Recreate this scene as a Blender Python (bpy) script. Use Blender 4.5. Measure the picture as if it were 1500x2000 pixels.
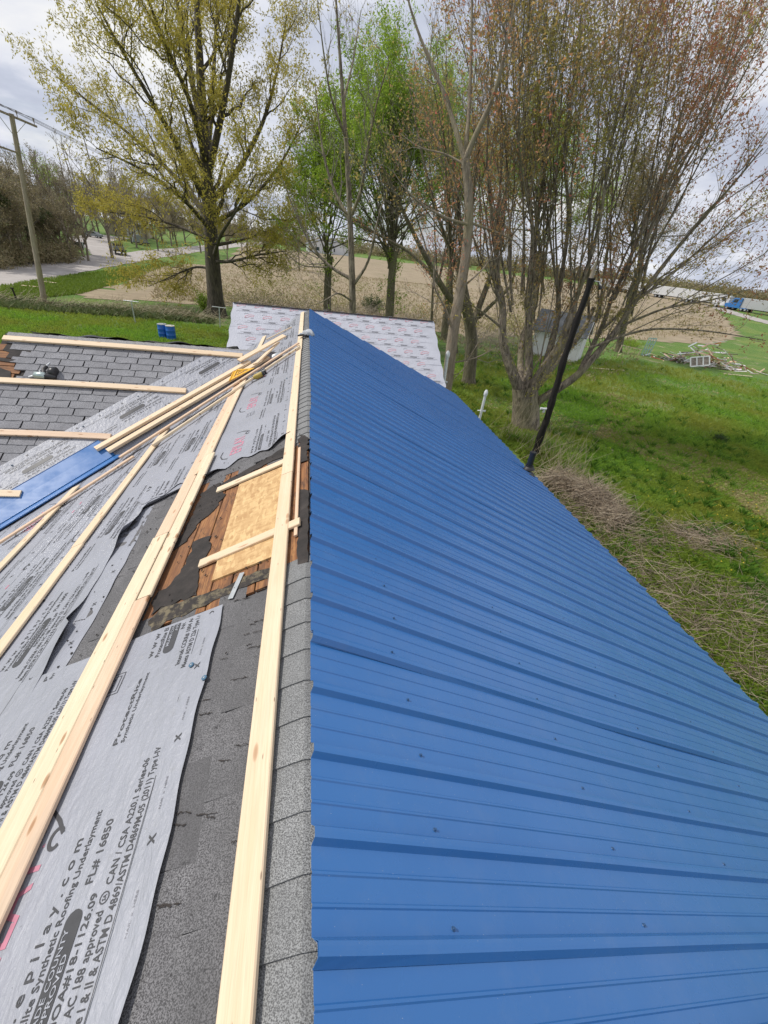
import bpy, bmesh, math, random
import numpy as np
from mathutils import Vector, Matrix
random.seed(7); RNG = np.random.default_rng(11)
for o in list(bpy.data.objects): bpy.data.objects.remove(o, do_unlink=True)
SC = bpy.context.scene; COL = SC.collection
rad = math.radians
# ------------------------------------------------------------------ camera
ZR = 5.2                                   # height of the main ridge above the lawn
CAM = np.array([-0.0176, 0.0, ZR + 1.384])
FPX = 825.0                                # focal length for a 1500 x 2000 picture
def cam_axes(yaw, pitch, roll):
    cy, sy, cp, sp, cr, sr = math.cos(yaw), math.sin(yaw), math.cos(pitch), math.sin(pitch), math.cos(roll), math.sin(roll)
    f = np.array([-sy, cy, 0]); r = np.array([cy, sy, 0]); u = np.array([0, 0, 1.])
    w = f*cp - u*sp; u2 = u*cp + f*sp
    return r*cr + u2*sr, -r*sr + u2*cr, w
AX_R, AX_U, AX_W = cam_axes(rad(-12.2358), rad(31.4377), rad(6.9724))
cd = bpy.data.cameras.new('camera'); cam = bpy.data.objects.new('camera', cd); COL.objects.link(cam)
m = Matrix.Identity(4)
for i in range(3):
    m[i][0] = AX_R[i]; m[i][1] = AX_U[i]; m[i][2] = -AX_W[i]; m[i][3] = CAM[i]
cam.matrix_world = m
cd.sensor_fit = 'HORIZONTAL'; cd.sensor_width = 36; cd.lens = FPX/1500*36; cd.clip_start = .02; cd.clip_end = 4000
SC.camera = cam
# ------------------------------------------------------------------ light
SUN_DIR = Vector((-0.60, 0.17, 0.78)).normalized()     # towards the sun
W = bpy.data.worlds.new('World'); SC.world = W; W.use_nodes = True
wn = W.node_tree.nodes; wl = W.node_tree.links; wn.clear()
wout = wn.new('ShaderNodeOutputWorld')
sky = wn.new('ShaderNodeTexSky'); sky.sky_type = 'NISHITA'; sky.sun_disc = False
sky.sun_elevation = math.asin(SUN_DIR.z); sky.sun_rotation = math.atan2(SUN_DIR.x, SUN_DIR.y)
sky.air_density = 1.0; sky.dust_density = 2.0
bg1 = wn.new('ShaderNodeBackground'); bg1.inputs[1].default_value = .10
wl.new(sky.outputs[0], bg1.inputs[0])
tc = wn.new('ShaderNodeTexCoord'); sep = wn.new('ShaderNodeSeparateXYZ'); wl.new(tc.outputs['Generated'], sep.inputs[0])
def wmath(op, a, b):
    n = wn.new('ShaderNodeMath'); n.operation = op
    for k, v in enumerate((a, b)):
        if isinstance(v, (int, float)): n.inputs[k].default_value = v
        else: wl.new(v, n.inputs[k])
    return n.outputs[0]
zz = wmath('ADD', wmath('MAXIMUM', sep.outputs[2], 0.0), .16)
cmb = wn.new('ShaderNodeCombineXYZ')
wl.new(wmath('DIVIDE', sep.outputs[0], zz), cmb.inputs[0]); wl.new(wmath('DIVIDE', sep.outputs[1], zz), cmb.inputs[1])
def wnoise(scale, detail, rough, off):
    mp = wn.new('ShaderNodeMapping'); mp.inputs['Location'].default_value = off; wl.new(cmb.outputs[0], mp.inputs[0])
    n = wn.new('ShaderNodeTexNoise'); n.inputs['Scale'].default_value = scale; n.inputs['Detail'].default_value = detail
    n.inputs['Roughness'].default_value = rough; n.inputs['Distortion'].default_value = .3; wl.new(mp.outputs[0], n.inputs[0]); return n.outputs[0]
def wramp(src, stops):
    r = wn.new('ShaderNodeValToRGB'); wl.new(src, r.inputs[0]); e = r.color_ramp.elements
    while len(e) > 1: e.remove(e[-1])
    e[0].position, e[0].color = stops[0][0], stops[0][1]
    for p, c in stops[1:]:
        q = e.new(p); q.color = c
    return r.outputs[0]
cover = wramp(wnoise(.55, 8, .55, (3.1, 1.7, 0)), [(.30, (.35, .35, .35, 1)), (.44, (1, 1, 1, 1))])
shade = wramp(wnoise(.95, 9, .58, (8.3, 4.4, 0)), [(.30, (.46, .50, .62, 1)), (.44, (.62, .665, .79, 1)), (.54, (.82, .845, .93, 1)), (.68, (1.0, 1.0, 1.0, 1))])
bg2 = wn.new('ShaderNodeBackground'); bg2.inputs[1].default_value = .95; wl.new(shade, bg2.inputs[0])
mx = wn.new('ShaderNodeMixShader'); wl.new(cover, mx.inputs[0]); wl.new(bg1.outputs[0], mx.inputs[1]); wl.new(bg2.outputs[0], mx.inputs[2])
wl.new(mx.outputs[0], wout.inputs[0])
sd = bpy.data.lights.new('sun', 'SUN'); sd.energy = 3.3; sd.angle = rad(1.5); sd.color = (1, .955, .88)
sun = bpy.data.objects.new('sun', sd); COL.objects.link(sun); sun.rotation_euler = SUN_DIR.to_track_quat('Z', 'Y').to_euler(); sun.location = (-20, -25, 40)
SC.view_settings.view_transform = 'Standard'; SC.view_settings.look = 'None'; SC.view_settings.exposure = 0.0; SC.view_settings.gamma = 1.0
SC.view_settings.use_curve_mapping = False
# ------------------------------------------------------------------ helpers
def ray(px, py): return AX_W + AX_R*((px-750)/FPX) - AX_U*((py-1000)/FPX)
def sstep(a, b, x):
    t = np.clip((x-a)/(b-a), 0, 1); return t*t*(3-2*t)
def terrain(x, y):
    x = np.asarray(x, float); y = np.asarray(y, float); r = np.hypot(x, y)
    h = 5.7*sstep(75, 300, r) + .05*np.sin(x*.21+1)*np.cos(y*.17) + .10*np.sin(x*.05+y*.043)*sstep(10, 60, r)
    return h
def on_ground(px, py):                    # where the sight line of a spot in the photo meets the terrain
    d = ray(px, py); t = 1.0
    prev = 0
    for i in range(4000):
        p = CAM + d*t
        if p[2] < terrain(p[0], p[1]):
            lo, hi = prev, t
            for _ in range(30):
                mid = (lo+hi)/2; q = CAM + d*mid
                if q[2] < terrain(q[0], q[1]): hi = mid
                else: lo = mid
            q = CAM + d*hi; return np.array([q[0], q[1], float(terrain(q[0], q[1]))])
        prev = t; t *= 1.01
        if t > 1500: break
    return CAM + d*1000
def at(px, py, Y):
    d = ray(px, py); return CAM + d*((Y-CAM[1])/d[1])
CA, SA = 2/math.sqrt(5), 1/math.sqrt(5)     # 6-in-12 roof
def Lp(d, y, h=0.): return np.array([-CA*d - SA*h, y, ZR - SA*d + CA*h])
def Rp(d, y, h=0.): return np.array([CA*d + SA*h, y, ZR - SA*d + CA*h])
def L2(px, py, h=0.):                      # spot in the photo -> (d, y) on the left slope
    n = np.array([-SA, 0, CA]); o = np.array([0, 0, ZR]) + n*h; dr = ray(px, py)
    p = CAM + dr*((n@o - n@CAM)/(n@dr)); return (-(p[0] + SA*h)/CA, p[1])
WS = .567; WC, WSN = 1/math.hypot(1, WS), WS/math.hypot(1, WS)
WRY, WRZ = 7.28, ZR - .17                   # ridge of the shingled side wing
def Wp(x, d, h=0.): return np.array([x, WRY - WC*d - WSN*h, WRZ - WSN*d + WC*h])
BRY, BRZ, BS = 15.8, ZR - .54, .60          # ridge of the rear wing
BC, BSN = 1/math.hypot(1, BS), BS/math.hypot(1, BS)
def Bp(x, d, h=0.): return np.array([x, BRY - BC*d - BSN*h, BRZ - BSN*d + BC*h])
VT = np.array([-.34, 7.29, ZR - .17]); VD = np.array([-.703, -.619, -.3515]); VD /= np.linalg.norm(VD)
NW = np.array([0, -WSN, WC]); NL = np.array([-SA, 0, CA])
VWP = np.cross(NW, VD); VWP = VWP if VWP[2] > 0 else -VWP
VLP = np.cross(NL, VD); VLP = VLP if VLP[2] > 0 else -VLP
def Vw(s, t, h=0.): return VT + VD*s + VWP*t + NW*h       # beside the valley, on the wing
def Vl(s, t, h=0.): return VT + VD*s + VLP*t + NL*h       # beside the valley, on the main slope
def val_y(d): return 5.39 + .88*(-CA*d + 2.5)

def link(o, parent=None):
    COL.objects.link(o)
    if parent is not None: o.parent = parent
    return o
def obj(name, v, f, mat=None, parent=None, smooth=False):
    me = bpy.data.meshes.new(name); me.from_pydata([tuple(map(float, p)) for p in v], [], [tuple(map(int, q)) for q in f])
    if mat: me.materials.append(mat)
    if smooth: me.polygons.foreach_set('use_smooth', [True]*len(me.polygons))
    me.update()
    return link(bpy.data.objects.new(name, me), parent)
def fast_mesh(name, V, F, mat=None, smooth=False):
    V = np.asarray(V, np.float32); F = np.asarray(F, np.int32); n, k = F.shape
    me = bpy.data.meshes.new(name); me.vertices.add(len(V)); me.vertices.foreach_set('co', V.ravel())
    me.loops.add(n*k); me.loops.foreach_set('vertex_index', F.ravel())
    me.polygons.add(n); me.polygons.foreach_set('loop_start', np.arange(n, dtype=np.int32)*k)
    try: me.polygons.foreach_set('loop_total', np.full(n, k, np.int32))
    except Exception: pass
    me.polygons.foreach_set('use_smooth', np.full(n, smooth, bool))
    if mat: me.materials.append(mat)
    me.update(calc_edges=True); return me
def fobj(name, V, F, mat=None, parent=None, smooth=False):
    return link(bpy.data.objects.new(name, fast_mesh(name, V, F, mat, smooth)), parent)
def empty(name, loc=(0, 0, 0), rz=0):
    o = bpy.data.objects.new(name, None); o.location = [float(c) for c in loc]; o.rotation_euler = (0, 0, rz); o.empty_display_size = .1; return link(o)
def tag(o, label, cat, group=None):
    o['label'] = label; o['category'] = cat
    if group: o['group'] = group
    return o
def kind(o, k): o['kind'] = k; return o
def from_bm(name, bm, mat=None, parent=None, smooth=False):
    me = bpy.data.meshes.new(name); bm.normal_update(); bm.to_mesh(me); bm.free()
    if mat: me.materials.append(mat)
    if smooth: me.polygons.foreach_set('use_smooth', [True]*len(me.polygons))
    return link(bpy.data.objects.new(name, me), parent)
def frame(o, ex, ey, ez):
    M = Matrix.Identity(4)
    for i in range(3): M[i][0] = ex[i]; M[i][1] = ey[i]; M[i][2] = ez[i]; M[i][3] = o[i]
    return M
def nrm(v): v = np.asarray(v, float); return v/np.linalg.norm(v)
def box_bm(bm, c, s, bev=0):
    r = bmesh.ops.create_cube(bm, size=1); vs = r['verts']
    bmesh.ops.scale(bm, vec=s, verts=vs); bmesh.ops.translate(bm, vec=c, verts=vs)
    if bev:
        es = list({e for v in vs for e in v.link_edges}); bmesh.ops.bevel(bm, geom=es, offset=bev, segments=1, affect='EDGES')
def box(name, c, s, mat, parent=None, bev=0, rot=None):
    bm = bmesh.new(); box_bm(bm, (0, 0, 0), s, bev); o = from_bm(name, bm, mat, parent); o.location = c
    if rot: o.rotation_euler = rot
    return o
def board(name, p0, p1, up, width, thick, mat, parent=None, bow=0., side=0.):
    p0 = np.asarray(p0, float); p1 = np.asarray(p1, float); Ln = np.linalg.norm(p1-p0)
    ex = (p1-p0)/Ln; ez = nrm(np.asarray(up, float) - ex*np.dot(up, ex)); ey = np.cross(ez, ex)
    n = max(2, min(14, int(Ln/.5)+2)); b = min(.004, thick*.2)
    V = []; F = []
    prof = [(-width/2+b, 0), (width/2-b, 0), (width/2, b), (width/2, thick-b), (width/2-b, thick), (-width/2+b, thick), (-width/2, thick-b), (-width/2, b)]
    for i in range(n):
        t = i/(n-1); x = Ln*t; dz = bow*math.sin(math.pi*t); dy = side*math.sin(math.pi*t*1.0)
        V += [(x, q[0]+dy, q[1]+dz) for q in prof]
    for i in range(n-1):
        for k in range(8): F.append((i*8+k, (i+1)*8+k, (i+1)*8+(k+1) % 8, i*8+(k+1) % 8))
    F.append(tuple(range(8))); F.append(tuple((n-1)*8+k for k in reversed(range(8))))
    F = [tuple(reversed(q)) for q in F]
    o = obj(name, V, F, mat, parent); o.matrix_local = frame(p0, ex, ey, ez); return o
def tubes(P, R, k):
    """P (M,N,3) polylines, R (M,N) radii -> verts, quads"""
    P = np.asarray(P, float); R = np.asarray(R, float); M_, N, _ = P.shape
    T = np.gradient(P, axis=1); T /= np.linalg.norm(T, axis=2, keepdims=True)+1e-9
    ref = np.where(np.abs(T[:, :1, 2:3]) > .9, np.array([1., 0, 0]), np.array([0., 0, 1.])) * np.ones_like(T)
    A = np.cross(T, ref); A /= np.linalg.norm(A, axis=2, keepdims=True)+1e-9; B = np.cross(T, A)
    an = np.arange(k)*2*np.pi/k
    V = P[:, :, None, :] + R[:, :, None, None]*(A[:, :, None, :]*np.cos(an)[None, None, :, None] + B[:, :, None, :]*np.sin(an)[None, None, :, None])
    i = np.arange(M_)[:, None, None]*N*k; j = np.arange(N-1)[None, :, None]*k; a = np.arange(k)[None, None, :]; b = (a+1) % k
    F = np.stack(np.broadcast_arrays(i+j+a, i+j+b, i+j+k+b, i+j+k+a), -1).reshape(-1, 4)
    return V.reshape(-1, 3), F
def tube_obj(name, pts, rads, k, mat, parent=None, cap=True):
    P = np.array([pts], float); R = np.array([rads], float)
    V, F = tubes(P, R, k); F = [tuple(q) for q in F]
    nV = len(V); V = list(V)
    if cap: V += list(V[:k]) + list(V[nV-k:nV]); F.append(tuple(range(nV, nV+k))); F.append(tuple(nV+2*k-1-i for i in range(k)))
    o = obj(name, V, F, mat, parent, True)
    return o
def cyl(name, p0, p1, r0, r1, mat, parent=None, k=16): return tube_obj(name, [p0, p1], [r0, r1], k, mat, parent)
def join_arrays(parts):
    Vs, Fs, o = [], [], 0
    for V, F in parts:
        Vs.append(V); Fs.append(np.asarray(F)+o); o += len(V)
    return np.concatenate(Vs), np.concatenate(Fs)
# ------------------------------------------------------------------ materials
MATS = {}
class NT:
    def __init__(s, name):
        s.m = bpy.data.materials.new(name); s.m.use_nodes = True; s.t = s.m.node_tree; s.n = s.t.nodes; s.l = s.t.links
        s.b = s.n['Principled BSDF']; s.out = s.n['Material Output']; MATS[name] = s.m
    def node(s, t, **kw):
        n = s.n.new(t)
        for k, v in kw.items(): setattr(n, k, v)
        return n
    def set(s, n, k, v):
        if hasattr(v, 'is_linked') or isinstance(v, bpy.types.NodeSocket): s.l.new(v, n.inputs[k])
        else: n.inputs[k].default_value = v
    def coord(s, which='Object', scale=(1, 1, 1), rnd=False, rot=(0, 0, 0)):
        tc = s.node('ShaderNodeTexCoord'); mp = s.node('ShaderNodeMapping'); mp.inputs['Scale'].default_value = scale; mp.inputs['Rotation'].default_value = rot
        src = tc.outputs[which]
        if rnd:
            oi = s.node('ShaderNodeObjectInfo'); mm = s.node('ShaderNodeMath', operation='MULTIPLY'); s.l.new(oi.outputs['Random'], mm.inputs[0]); mm.inputs[1].default_value = 37.
            va = s.node('ShaderNodeVectorMath', operation='ADD'); s.l.new(src, va.inputs[0]); s.l.new(mm.outputs[0], va.inputs[1]); src = va.outputs[0]
        s.l.new(src, mp.inputs[0]); return mp.outputs[0]
    def pos(s, scale=(1, 1, 1)):
        g = s.node('ShaderNodeNewGeometry'); mp = s.node('ShaderNodeMapping'); mp.inputs['Scale'].default_value = scale; s.l.new(g.outputs['Position'], mp.inputs[0]); return mp.outputs[0]
    def noise(s, vec, scale, detail=4, rough=.55, dist=0.):
        n = s.node('ShaderNodeTexNoise'); s.l.new(vec, n.inputs[0]); n.inputs['Scale'].default_value = scale; n.inputs['Detail'].default_value = detail
        n.inputs['Roughness'].default_value = rough; n.inputs['Distortion'].default_value = dist; return n.outputs[0]
    def voro(s, vec, scale, feat='F1', out=0, dim='3D'):
        n = s.node('ShaderNodeTexVoronoi', feature=feat, voronoi_dimensions=dim); s.l.new(vec, n.inputs[0]); n.inputs['Scale'].default_value = scale; return n.outputs[out]
    def ramp(s, src, stops, interp='LINEAR'):
        r = s.node('ShaderNodeValToRGB'); s.l.new(src, r.inputs[0]); e = r.color_ramp.elements; r.color_ramp.interpolation = interp
        while len(e) > 1: e.remove(e[-1])
        def c4(c): return (c, c, c, 1) if isinstance(c, (int, float)) else (*c, 1)
        e[0].position = stops[0][0]; e[0].color = c4(stops[0][1])
        for p, c in stops[1:]: e.new(p).color = c4(c)
        return r.outputs[0]
    def mix(s, fac, a, b, mode='MIX'):
        n = s.node('ShaderNodeMix', data_type='RGBA', blend_type=mode)
        s.set(n, 0, fac)
        for i, v in ((6, a), (7, b)):
            if isinstance(v, tuple): n.inputs[i].default_value = (*v, 1)
            else: s.l.new(v, n.inputs[i])
        return n.outputs[2]
    def math(s, op, a, b=0.):
        n = s.node('ShaderNodeMath', operation=op)
        for i, v in enumerate((a, b)): s.set(n, i, v)
        return n.outputs[0]
    def rnd(s): return s.node('ShaderNodeObjectInfo').outputs['Random']
    def island(s): return s.node('ShaderNodeNewGeometry').outputs['Random Per Island']
    def color(s, c):
        if isinstance(c, tuple): s.b.inputs['Base Color'].default_value = (*c, 1)
        else: s.l.new(c, s.b.inputs['Base Color'])
    def rough(s, r): s.set(s.b, 'Roughness', r)
    def bump(s, h, strength=.3, dist=.01):
        b = s.node('ShaderNodeBump'); b.inputs['Strength'].default_value = strength; b.inputs['Distance'].default_value = dist
        s.l.new(h, b.inputs['Height']); s.l.new(b.outputs[0], s.b.inputs['Normal'])
def plain(name, c, rough=.6, metal=0., var=.12, scale=30):
    t = NT(name); v = t.noise(t.coord(), scale, 3)
    t.color(t.mix(t.ramp(v, [(.3, 0.), (.7, 1.)]), tuple(x*(1-var) for x in c), tuple(min(1, x*(1+var)) for x in c)))
    t.rough(rough); t.b.inputs['Metallic'].default_value = metal; return t.m
def m_lumber(name, a, b, stain=.0):
    t = NT(name); v = t.coord('Object', (1, 1, 1), True)
    g = t.coord('Object', (.6, 14, 14), True)
    grain = t.noise(g, 2.2, 6, .6, 1.2); fine = t.noise(t.coord('Object', (3, 120, 120), True), 3, 3, .6)
    c = t.mix(t.ramp(grain, [(.35, 0.), (.65, 1.)]), a, b)
    c = t.mix(t.math('MULTIPLY', t.ramp(fine, [(.45, 0.), (.75, 1.)]), .6), c, tuple(x*.70 for x in b))
    # knots: sparse, stretched a little along the board
    kv = t.voro(t.coord('Object', (2.4, 8, .01), True), 1.0, dim='2D')
    c = t.mix(t.ramp(kv, [(.03, .85), (.06, .6), (.085, 0.)]), c, (.30, .135, .045))
    kn = t.voro(t.coord('Object', (3.0, 14, .01), True), 1.0, dim='2D')
    c = t.mix(t.ramp(kn, [(.02, .9), (.035, 0.)]), c, (.12, .08, .05))
    st = t.ramp(t.noise(t.coord('Object', (.9, 7, 3), True), 1.3, 4), [(.60, 0.), (.78, stain)])
    c = t.mix(st, c, (.30, .27, .22))
    tint = t.rnd(); c = t.mix(t.ramp(tint, [(0., 0.), (1., .35)]), c, (.78, .55, .37))
    t.color(c); t.rough(.62); t.bump(fine, .15, .002); return t.m
LUM = m_lumber('pine_lumber', (.72, .60, .43), (.65, .50, .32), .6)
LUMP = m_lumber('pink_pine_lumber', (.69, .52, .375), (.61, .42, .28), .4)
LUMW = m_lumber('white_pine_lumber', (.75, .635, .455), (.68, .545, .37), .35)
def m_shingle(name, base, sc=1.0, streak=.5, dark=.5):
    t = NT(name); v = t.coord('Object', (1, 1, 1), True); p = t.pos()
    gran = t.noise(p, 330*sc, 2, .75); big = t.noise(v, 3.0, 5, .6); mid = t.noise(p, 38, 4, .7)
    c = t.mix(t.ramp(gran, [(.42, 0.), (.58, 1.)]), tuple(x*.38 for x in base), tuple(x*1.75 for x in base))
    c = t.mix(t.ramp(big, [(.35, 0.), (.7, streak)]), c, tuple(x*.55 for x in base))
    c = t.mix(t.ramp(mid, [(.62, 0.), (.70, dark)]), c, (.022, .021, .022))
    c = t.mix(t.ramp(t.rnd(), [(0., 0.), (1., .35)]), c, tuple(x*.72 for x in base))
    t.color(c); t.rough(.93); t.bump(t.math('ADD', gran, mid), .5, .004); return t.m
SH_MAIN = m_shingle('weathered_grey_shingle', (.140, .137, .141), .8, .7, .8)
SH_CAP = m_shingle('ridge_cap_shingle', (.215, .218, .218), .9, .5, .25)
SH_WING = m_shingle('dark_grey_shingle', (.25, .25, .265), .6, .5, .85)
SH_WCAP = m_shingle('pale_ridge_cap_shingle', (.30, .295, .295), .6, .3, .3)
def m_under(name, base):
    t = NT(name); p = t.pos()
    c = t.mix(t.ramp(t.noise(p, 2.3, 5), [(.35, 0.), (.7, 1.)]), tuple(x*.93 for x in base), tuple(x*1.05 for x in base))
    c = t.mix(t.ramp(t.noise(p, 9, 6, .7), [(.60, 0.), (.76, .45)]), c, (base[0]*.80, base[1]*.77, base[2]*.68))
    c = t.mix(t.ramp(t.noise(p, 55, 3, .6), [(.70, 0.), (.78, .5)]), c, (.10, .095, .09))
    t.color(c); t.rough(.42); t.b.inputs['Specular IOR Level'].default_value = .45
    h = t.math('ADD', t.noise(t.pos((6, 2.2, 6)), 4, 6, .6, .4), t.math('MULTIPLY', t.noise(p, 40, 3), .3)); t.bump(h, .85, .014); return t.m
UND = m_under('grey_underlayment', (.31, .32, .36))
UND_LIT = m_under('light_painted_underlayment', (.46, .47, .525))  # same sheeting as UND; the rear slope's brighter light is put into its colour
INK = plain('black_print_ink', (.045, .045, .05), .5); INKG = plain('grey_print_ink', (.17, .17, .19), .5); INKR = plain('pink_print_ink', (.50, .20, .27), .5); INKRW = plain('faded_red_print_ink', (.56, .30, .34), .5)
def m_blue(name):
    t = NT(name); p = t.pos()
    dirt = t.ramp(t.noise(p, 7, 7, .7), [(.5, 0.), (.8, .16)]); base = t.mix(t.ramp(t.noise(p, 1.1, 3), [(.35, 0.), (.7, 1.)]), (.034, .140, .375), (.040, .154, .40))
    c = t.mix(dirt, base, (.16, .22, .33)); sp = t.voro(t.pos((9, 26, 9)), 3.0); c = t.mix(t.ramp(sp, [(.035, .6), (.05, 0.)]), c, (.45, .48, .52))
    t.color(c); t.rough(t.ramp(t.noise(p, 5, 4), [(.3, .20), (.7, .32)])); t.b.inputs['Specular IOR Level'].default_value = .55
    t.bump(t.noise(t.pos((1.3, 3, 1.3)), 2.0, 2, .5), .10, .02); return t.m
BLUE = m_blue('blue_painted_steel')
def m_osb():
    t = NT('oriented_strand_board'); v = t.coord('Object')
    w = t.noise(t.coord('Object', (18, 40, 10)), 1.6, 3); a = t.voro(t.coord('Object', (14, 42, 10), rot=(0, 0, .3)), 1.2, 'F1', 1); b = t.voro(t.coord('Object', (40, 16, 10), rot=(0, 0, -.25)), 1.1, 'F1', 1)
    bw = t.node('ShaderNodeRGBToBW'); t.l.new(a, bw.inputs[0]); bw2 = t.node('ShaderNodeRGBToBW'); t.l.new(b, bw2.inputs[0])
    k = t.math('ADD', t.math('MULTIPLY', bw.outputs[0], .6), t.math('MULTIPLY', bw2.outputs[0], .4))
    c = t.mix(t.ramp(k, [(.2, 0.), (.8, 1.)]), (.44, .255, .105), (.67, .46, .22)); c = t.mix(t.ramp(w, [(.6, 0.), (.75, .5)]), c, (.33, .17, .06))
    t.color(c); t.rough(.7); t.bump(k, .4, .003); return t.m
OSB = m_osb()
def m_oldwood():
    t = NT('old_orange_plank'); g = t.noise(t.coord('Object', (1.2, 22, 10), True), 2.4, 6, .65, 1.5)
    c = t.ramp(g, [(.30, (.075, .030, .015)), (.50, (.27, .11, .038)), (.68, (.46, .23, .08))])
    c = t.mix(t.ramp(t.noise(t.coord('Object', (2, 6, 3), True), 3, 5, .7), [(.50, 0.), (.66, .85)]), c, (.05, .026, .018))
    c = t.mix(t.ramp(t.rnd(), [(0, 0.), (1, .55)]), c, (.18, .085, .04)); t.color(c); t.rough(.8); t.bump(g, .5, .006); return t.m
OLDW = m_oldwood()
def m_felt(name, tan=.0):
    t = NT(name); p = t.pos(); n = t.noise(p, 9, 6, .7)
    c = t.ramp(n, [(.3, (.012, .010, .009)), (.6, (.036, .029, .026)), (.8, (.07, .058, .05))])
    if tan: c = t.mix(t.ramp(t.noise(p, 17, 6, .75), [(.48, 0.), (.60, tan)]), c, (.20, .165, .10))
    t.color(c); t.rough(.85); t.bump(n, .6, .015); return t.m
FELT = m_felt('black_roofing_felt'); FELTT = m_felt('torn_felt_and_adhesive', .75)
PLASTIC = plain('black_plastic', (.018, .018, .02), .4); RUBBER = plain('black_rubber', (.022, .021, .022), .55)
STEEL = plain('galvanised_steel', (.52, .54, .55), .38, .6); ZINC = plain('grey_metal', (.42, .44, .45), .45, .4); WHITEP = plain('white_paint', (.74, .74, .72), .5, 0, .06, 8)
PVC = plain('white_pvc', (.66, .68, .68), .35, 0, .1, 14); YEL = plain('yellow_plastic', (.72, .40, .03), .4); REDP = plain('red_plastic', (.45, .03, .025), .4); DEW = plain('dull_yellow_plastic', (.40, .29, .06), .5)
TARP = plain('black_tarp', (.014, .014, .015), .32, 0, .3, 6); GUNGR = plain('silver_green_casting', (.40, .47, .45), .3, .5)
BARREL = plain('blue_barrel_plastic', (.012, .11, .42), .4, 0, .1, 3); LIDM = plain('dusty_barrel_lid', (.45, .43, .37), .7, 0, .3, 6)
def m_bark(name, a, b, sc=1., tip=None):
    t = NT(name); p = t.pos((1, 1, .22)); n = t.noise(p, 9*sc, 6, .7, .6); big = t.noise(t.pos(), .9, 3)
    c = t.mix(t.ramp(n, [(.36, 0.), (.62, 1.)]), a, b); c = t.mix(t.ramp(big, [(.5, 0.), (.72, .5)]), c, (b[0]*.75, b[1]*.85, b[2]*.55))
    t.color(c); t.rough(.9); t.bump(n, .9, .05); return t.m
BARK_D = m_bark('dark_furrowed_bark', (.030, .024, .018), (.115, .095, .07))
BARK_G = m_bark('grey_brown_bark', (.055, .042, .032), (.34, .285, .22))
BARK_L = m_bark('pale_tan_bark', (.20, .16, .115), (.36, .295, .22), 1.2)
BARK_M = m_bark('mossy_grey_bark', (.07, .058, .042), (.20, .175, .115))
TWIG_D = m_bark('olive_twig', (.09, .075, .045), (.22, .185, .11)); TWIG_G = m_bark('grey_tan_twig', (.16, .135, .105), (.33, .285, .225)); TWIG_W = m_bark('pale_grey_twig', (.16, .135, .115), (.30, .26, .22))
def m_leaf(name, cols, trans=.35, lowf=None):
    t = NT(name); r = t.island(); st = [(i/(len(cols)-1), c) for i, c in enumerate(cols)]
    c = t.ramp(r, st)
    if lowf: c = t.mix(t.ramp(t.noise(t.pos(), lowf[1], 3), [(.40, 0.), (.60, .85)]), c, lowf[0])
    t.color(c); t.rough(.6)
    tr = t.node('ShaderNodeBsdfTranslucent'); t.l.new(c, tr.inputs[0]) if not isinstance(c, tuple) else None
    ms = t.node('ShaderNodeMixShader'); ms.inputs[0].default_value = trans; t.l.new(t.b.outputs[0], ms.inputs[1]); t.l.new(tr.outputs[0], ms.inputs[2]); t.l.new(ms.outputs[0], t.out.inputs[0]); return t.m
CATKIN = m_leaf('yellow_green_catkin', [(.32, .28, .05), (.46, .40, .07), (.54, .44, .08), (.38, .36, .07)], .5)
BUD = m_leaf('red_brown_bud', [(.50, .15, .11), (.60, .23, .16), (.44, .22, .11), (.56, .28, .16), (.40, .32, .11)], .62, ((.40, .41, .10), .17))
LEAFG = m_leaf('spring_green_leaf', [(.25, .37, .035), (.36, .50, .06), (.30, .44, .045), (.19, .28, .03)], .55)
OLIVE = m_leaf('olive_brown_leaf', [(.24, .20, .11), (.32, .27, .14), (.28, .22, .13), (.20, .21, .09)])
DKLEAF = m_leaf('dark_green_leaf', [(.035, .065, .015), (.06, .10, .02), (.07, .115, .03)])
GRASS = m_leaf('lawn_grass_blade', [(.165, .315, .03), (.22, .40, .04), (.275, .46, .05), (.18, .345, .03)], .5, ((.30, .32, .05), .16))
WEED = m_leaf('yellow_green_weed', [(.15, .225, .022), (.21, .29, .03), (.12, .19, .018)], .3)
DRY = m_leaf('dry_stalk', [(.40, .31, .21), (.27, .205, .14), (.48, .40, .29), (.18, .135, .095), (.12, .09, .065)], .15)
REED = m_leaf('bleached_reed', [(.46, .38, .26), (.36, .30, .19), (.28, .26, .12), (.50, .43, .31)], .2)
PETAL = m_leaf('yellow_dandelion', [(.75, .52, .02), (.85, .62, .03)], .2)
def m_ground():
    t = NT('lawn_ground'); p = t.pos(); n1 = t.noise(p, .16, 5, .6); n2 = t.noise(p, 1.3, 6, .65); n3 = t.noise(t.pos((14, 14, 14)), 2., 4, .7)
    c = t.mix(t.ramp(n2, [(.35, 0.), (.68, 1.)]), (.090, .185, .020), (.155, .265, .032))
    c = t.mix(t.ramp(n1, [(.48, 0.), (.66, .7)]), c, (.28, .31, .065))
    c = t.mix(t.ramp(t.noise(p, .42, 6, .7, .6), [(.56, 0.), (.68, .9)]), c, (.40, .34, .19))
    c = t.mix(t.ramp(n3, [(.45, .55), (.6, 0.)]), c, (.035, .085, .010)); t.color(c); t.rough(.95); t.bump(n3, .8, .08); return t.m
GROUND = m_ground()
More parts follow.
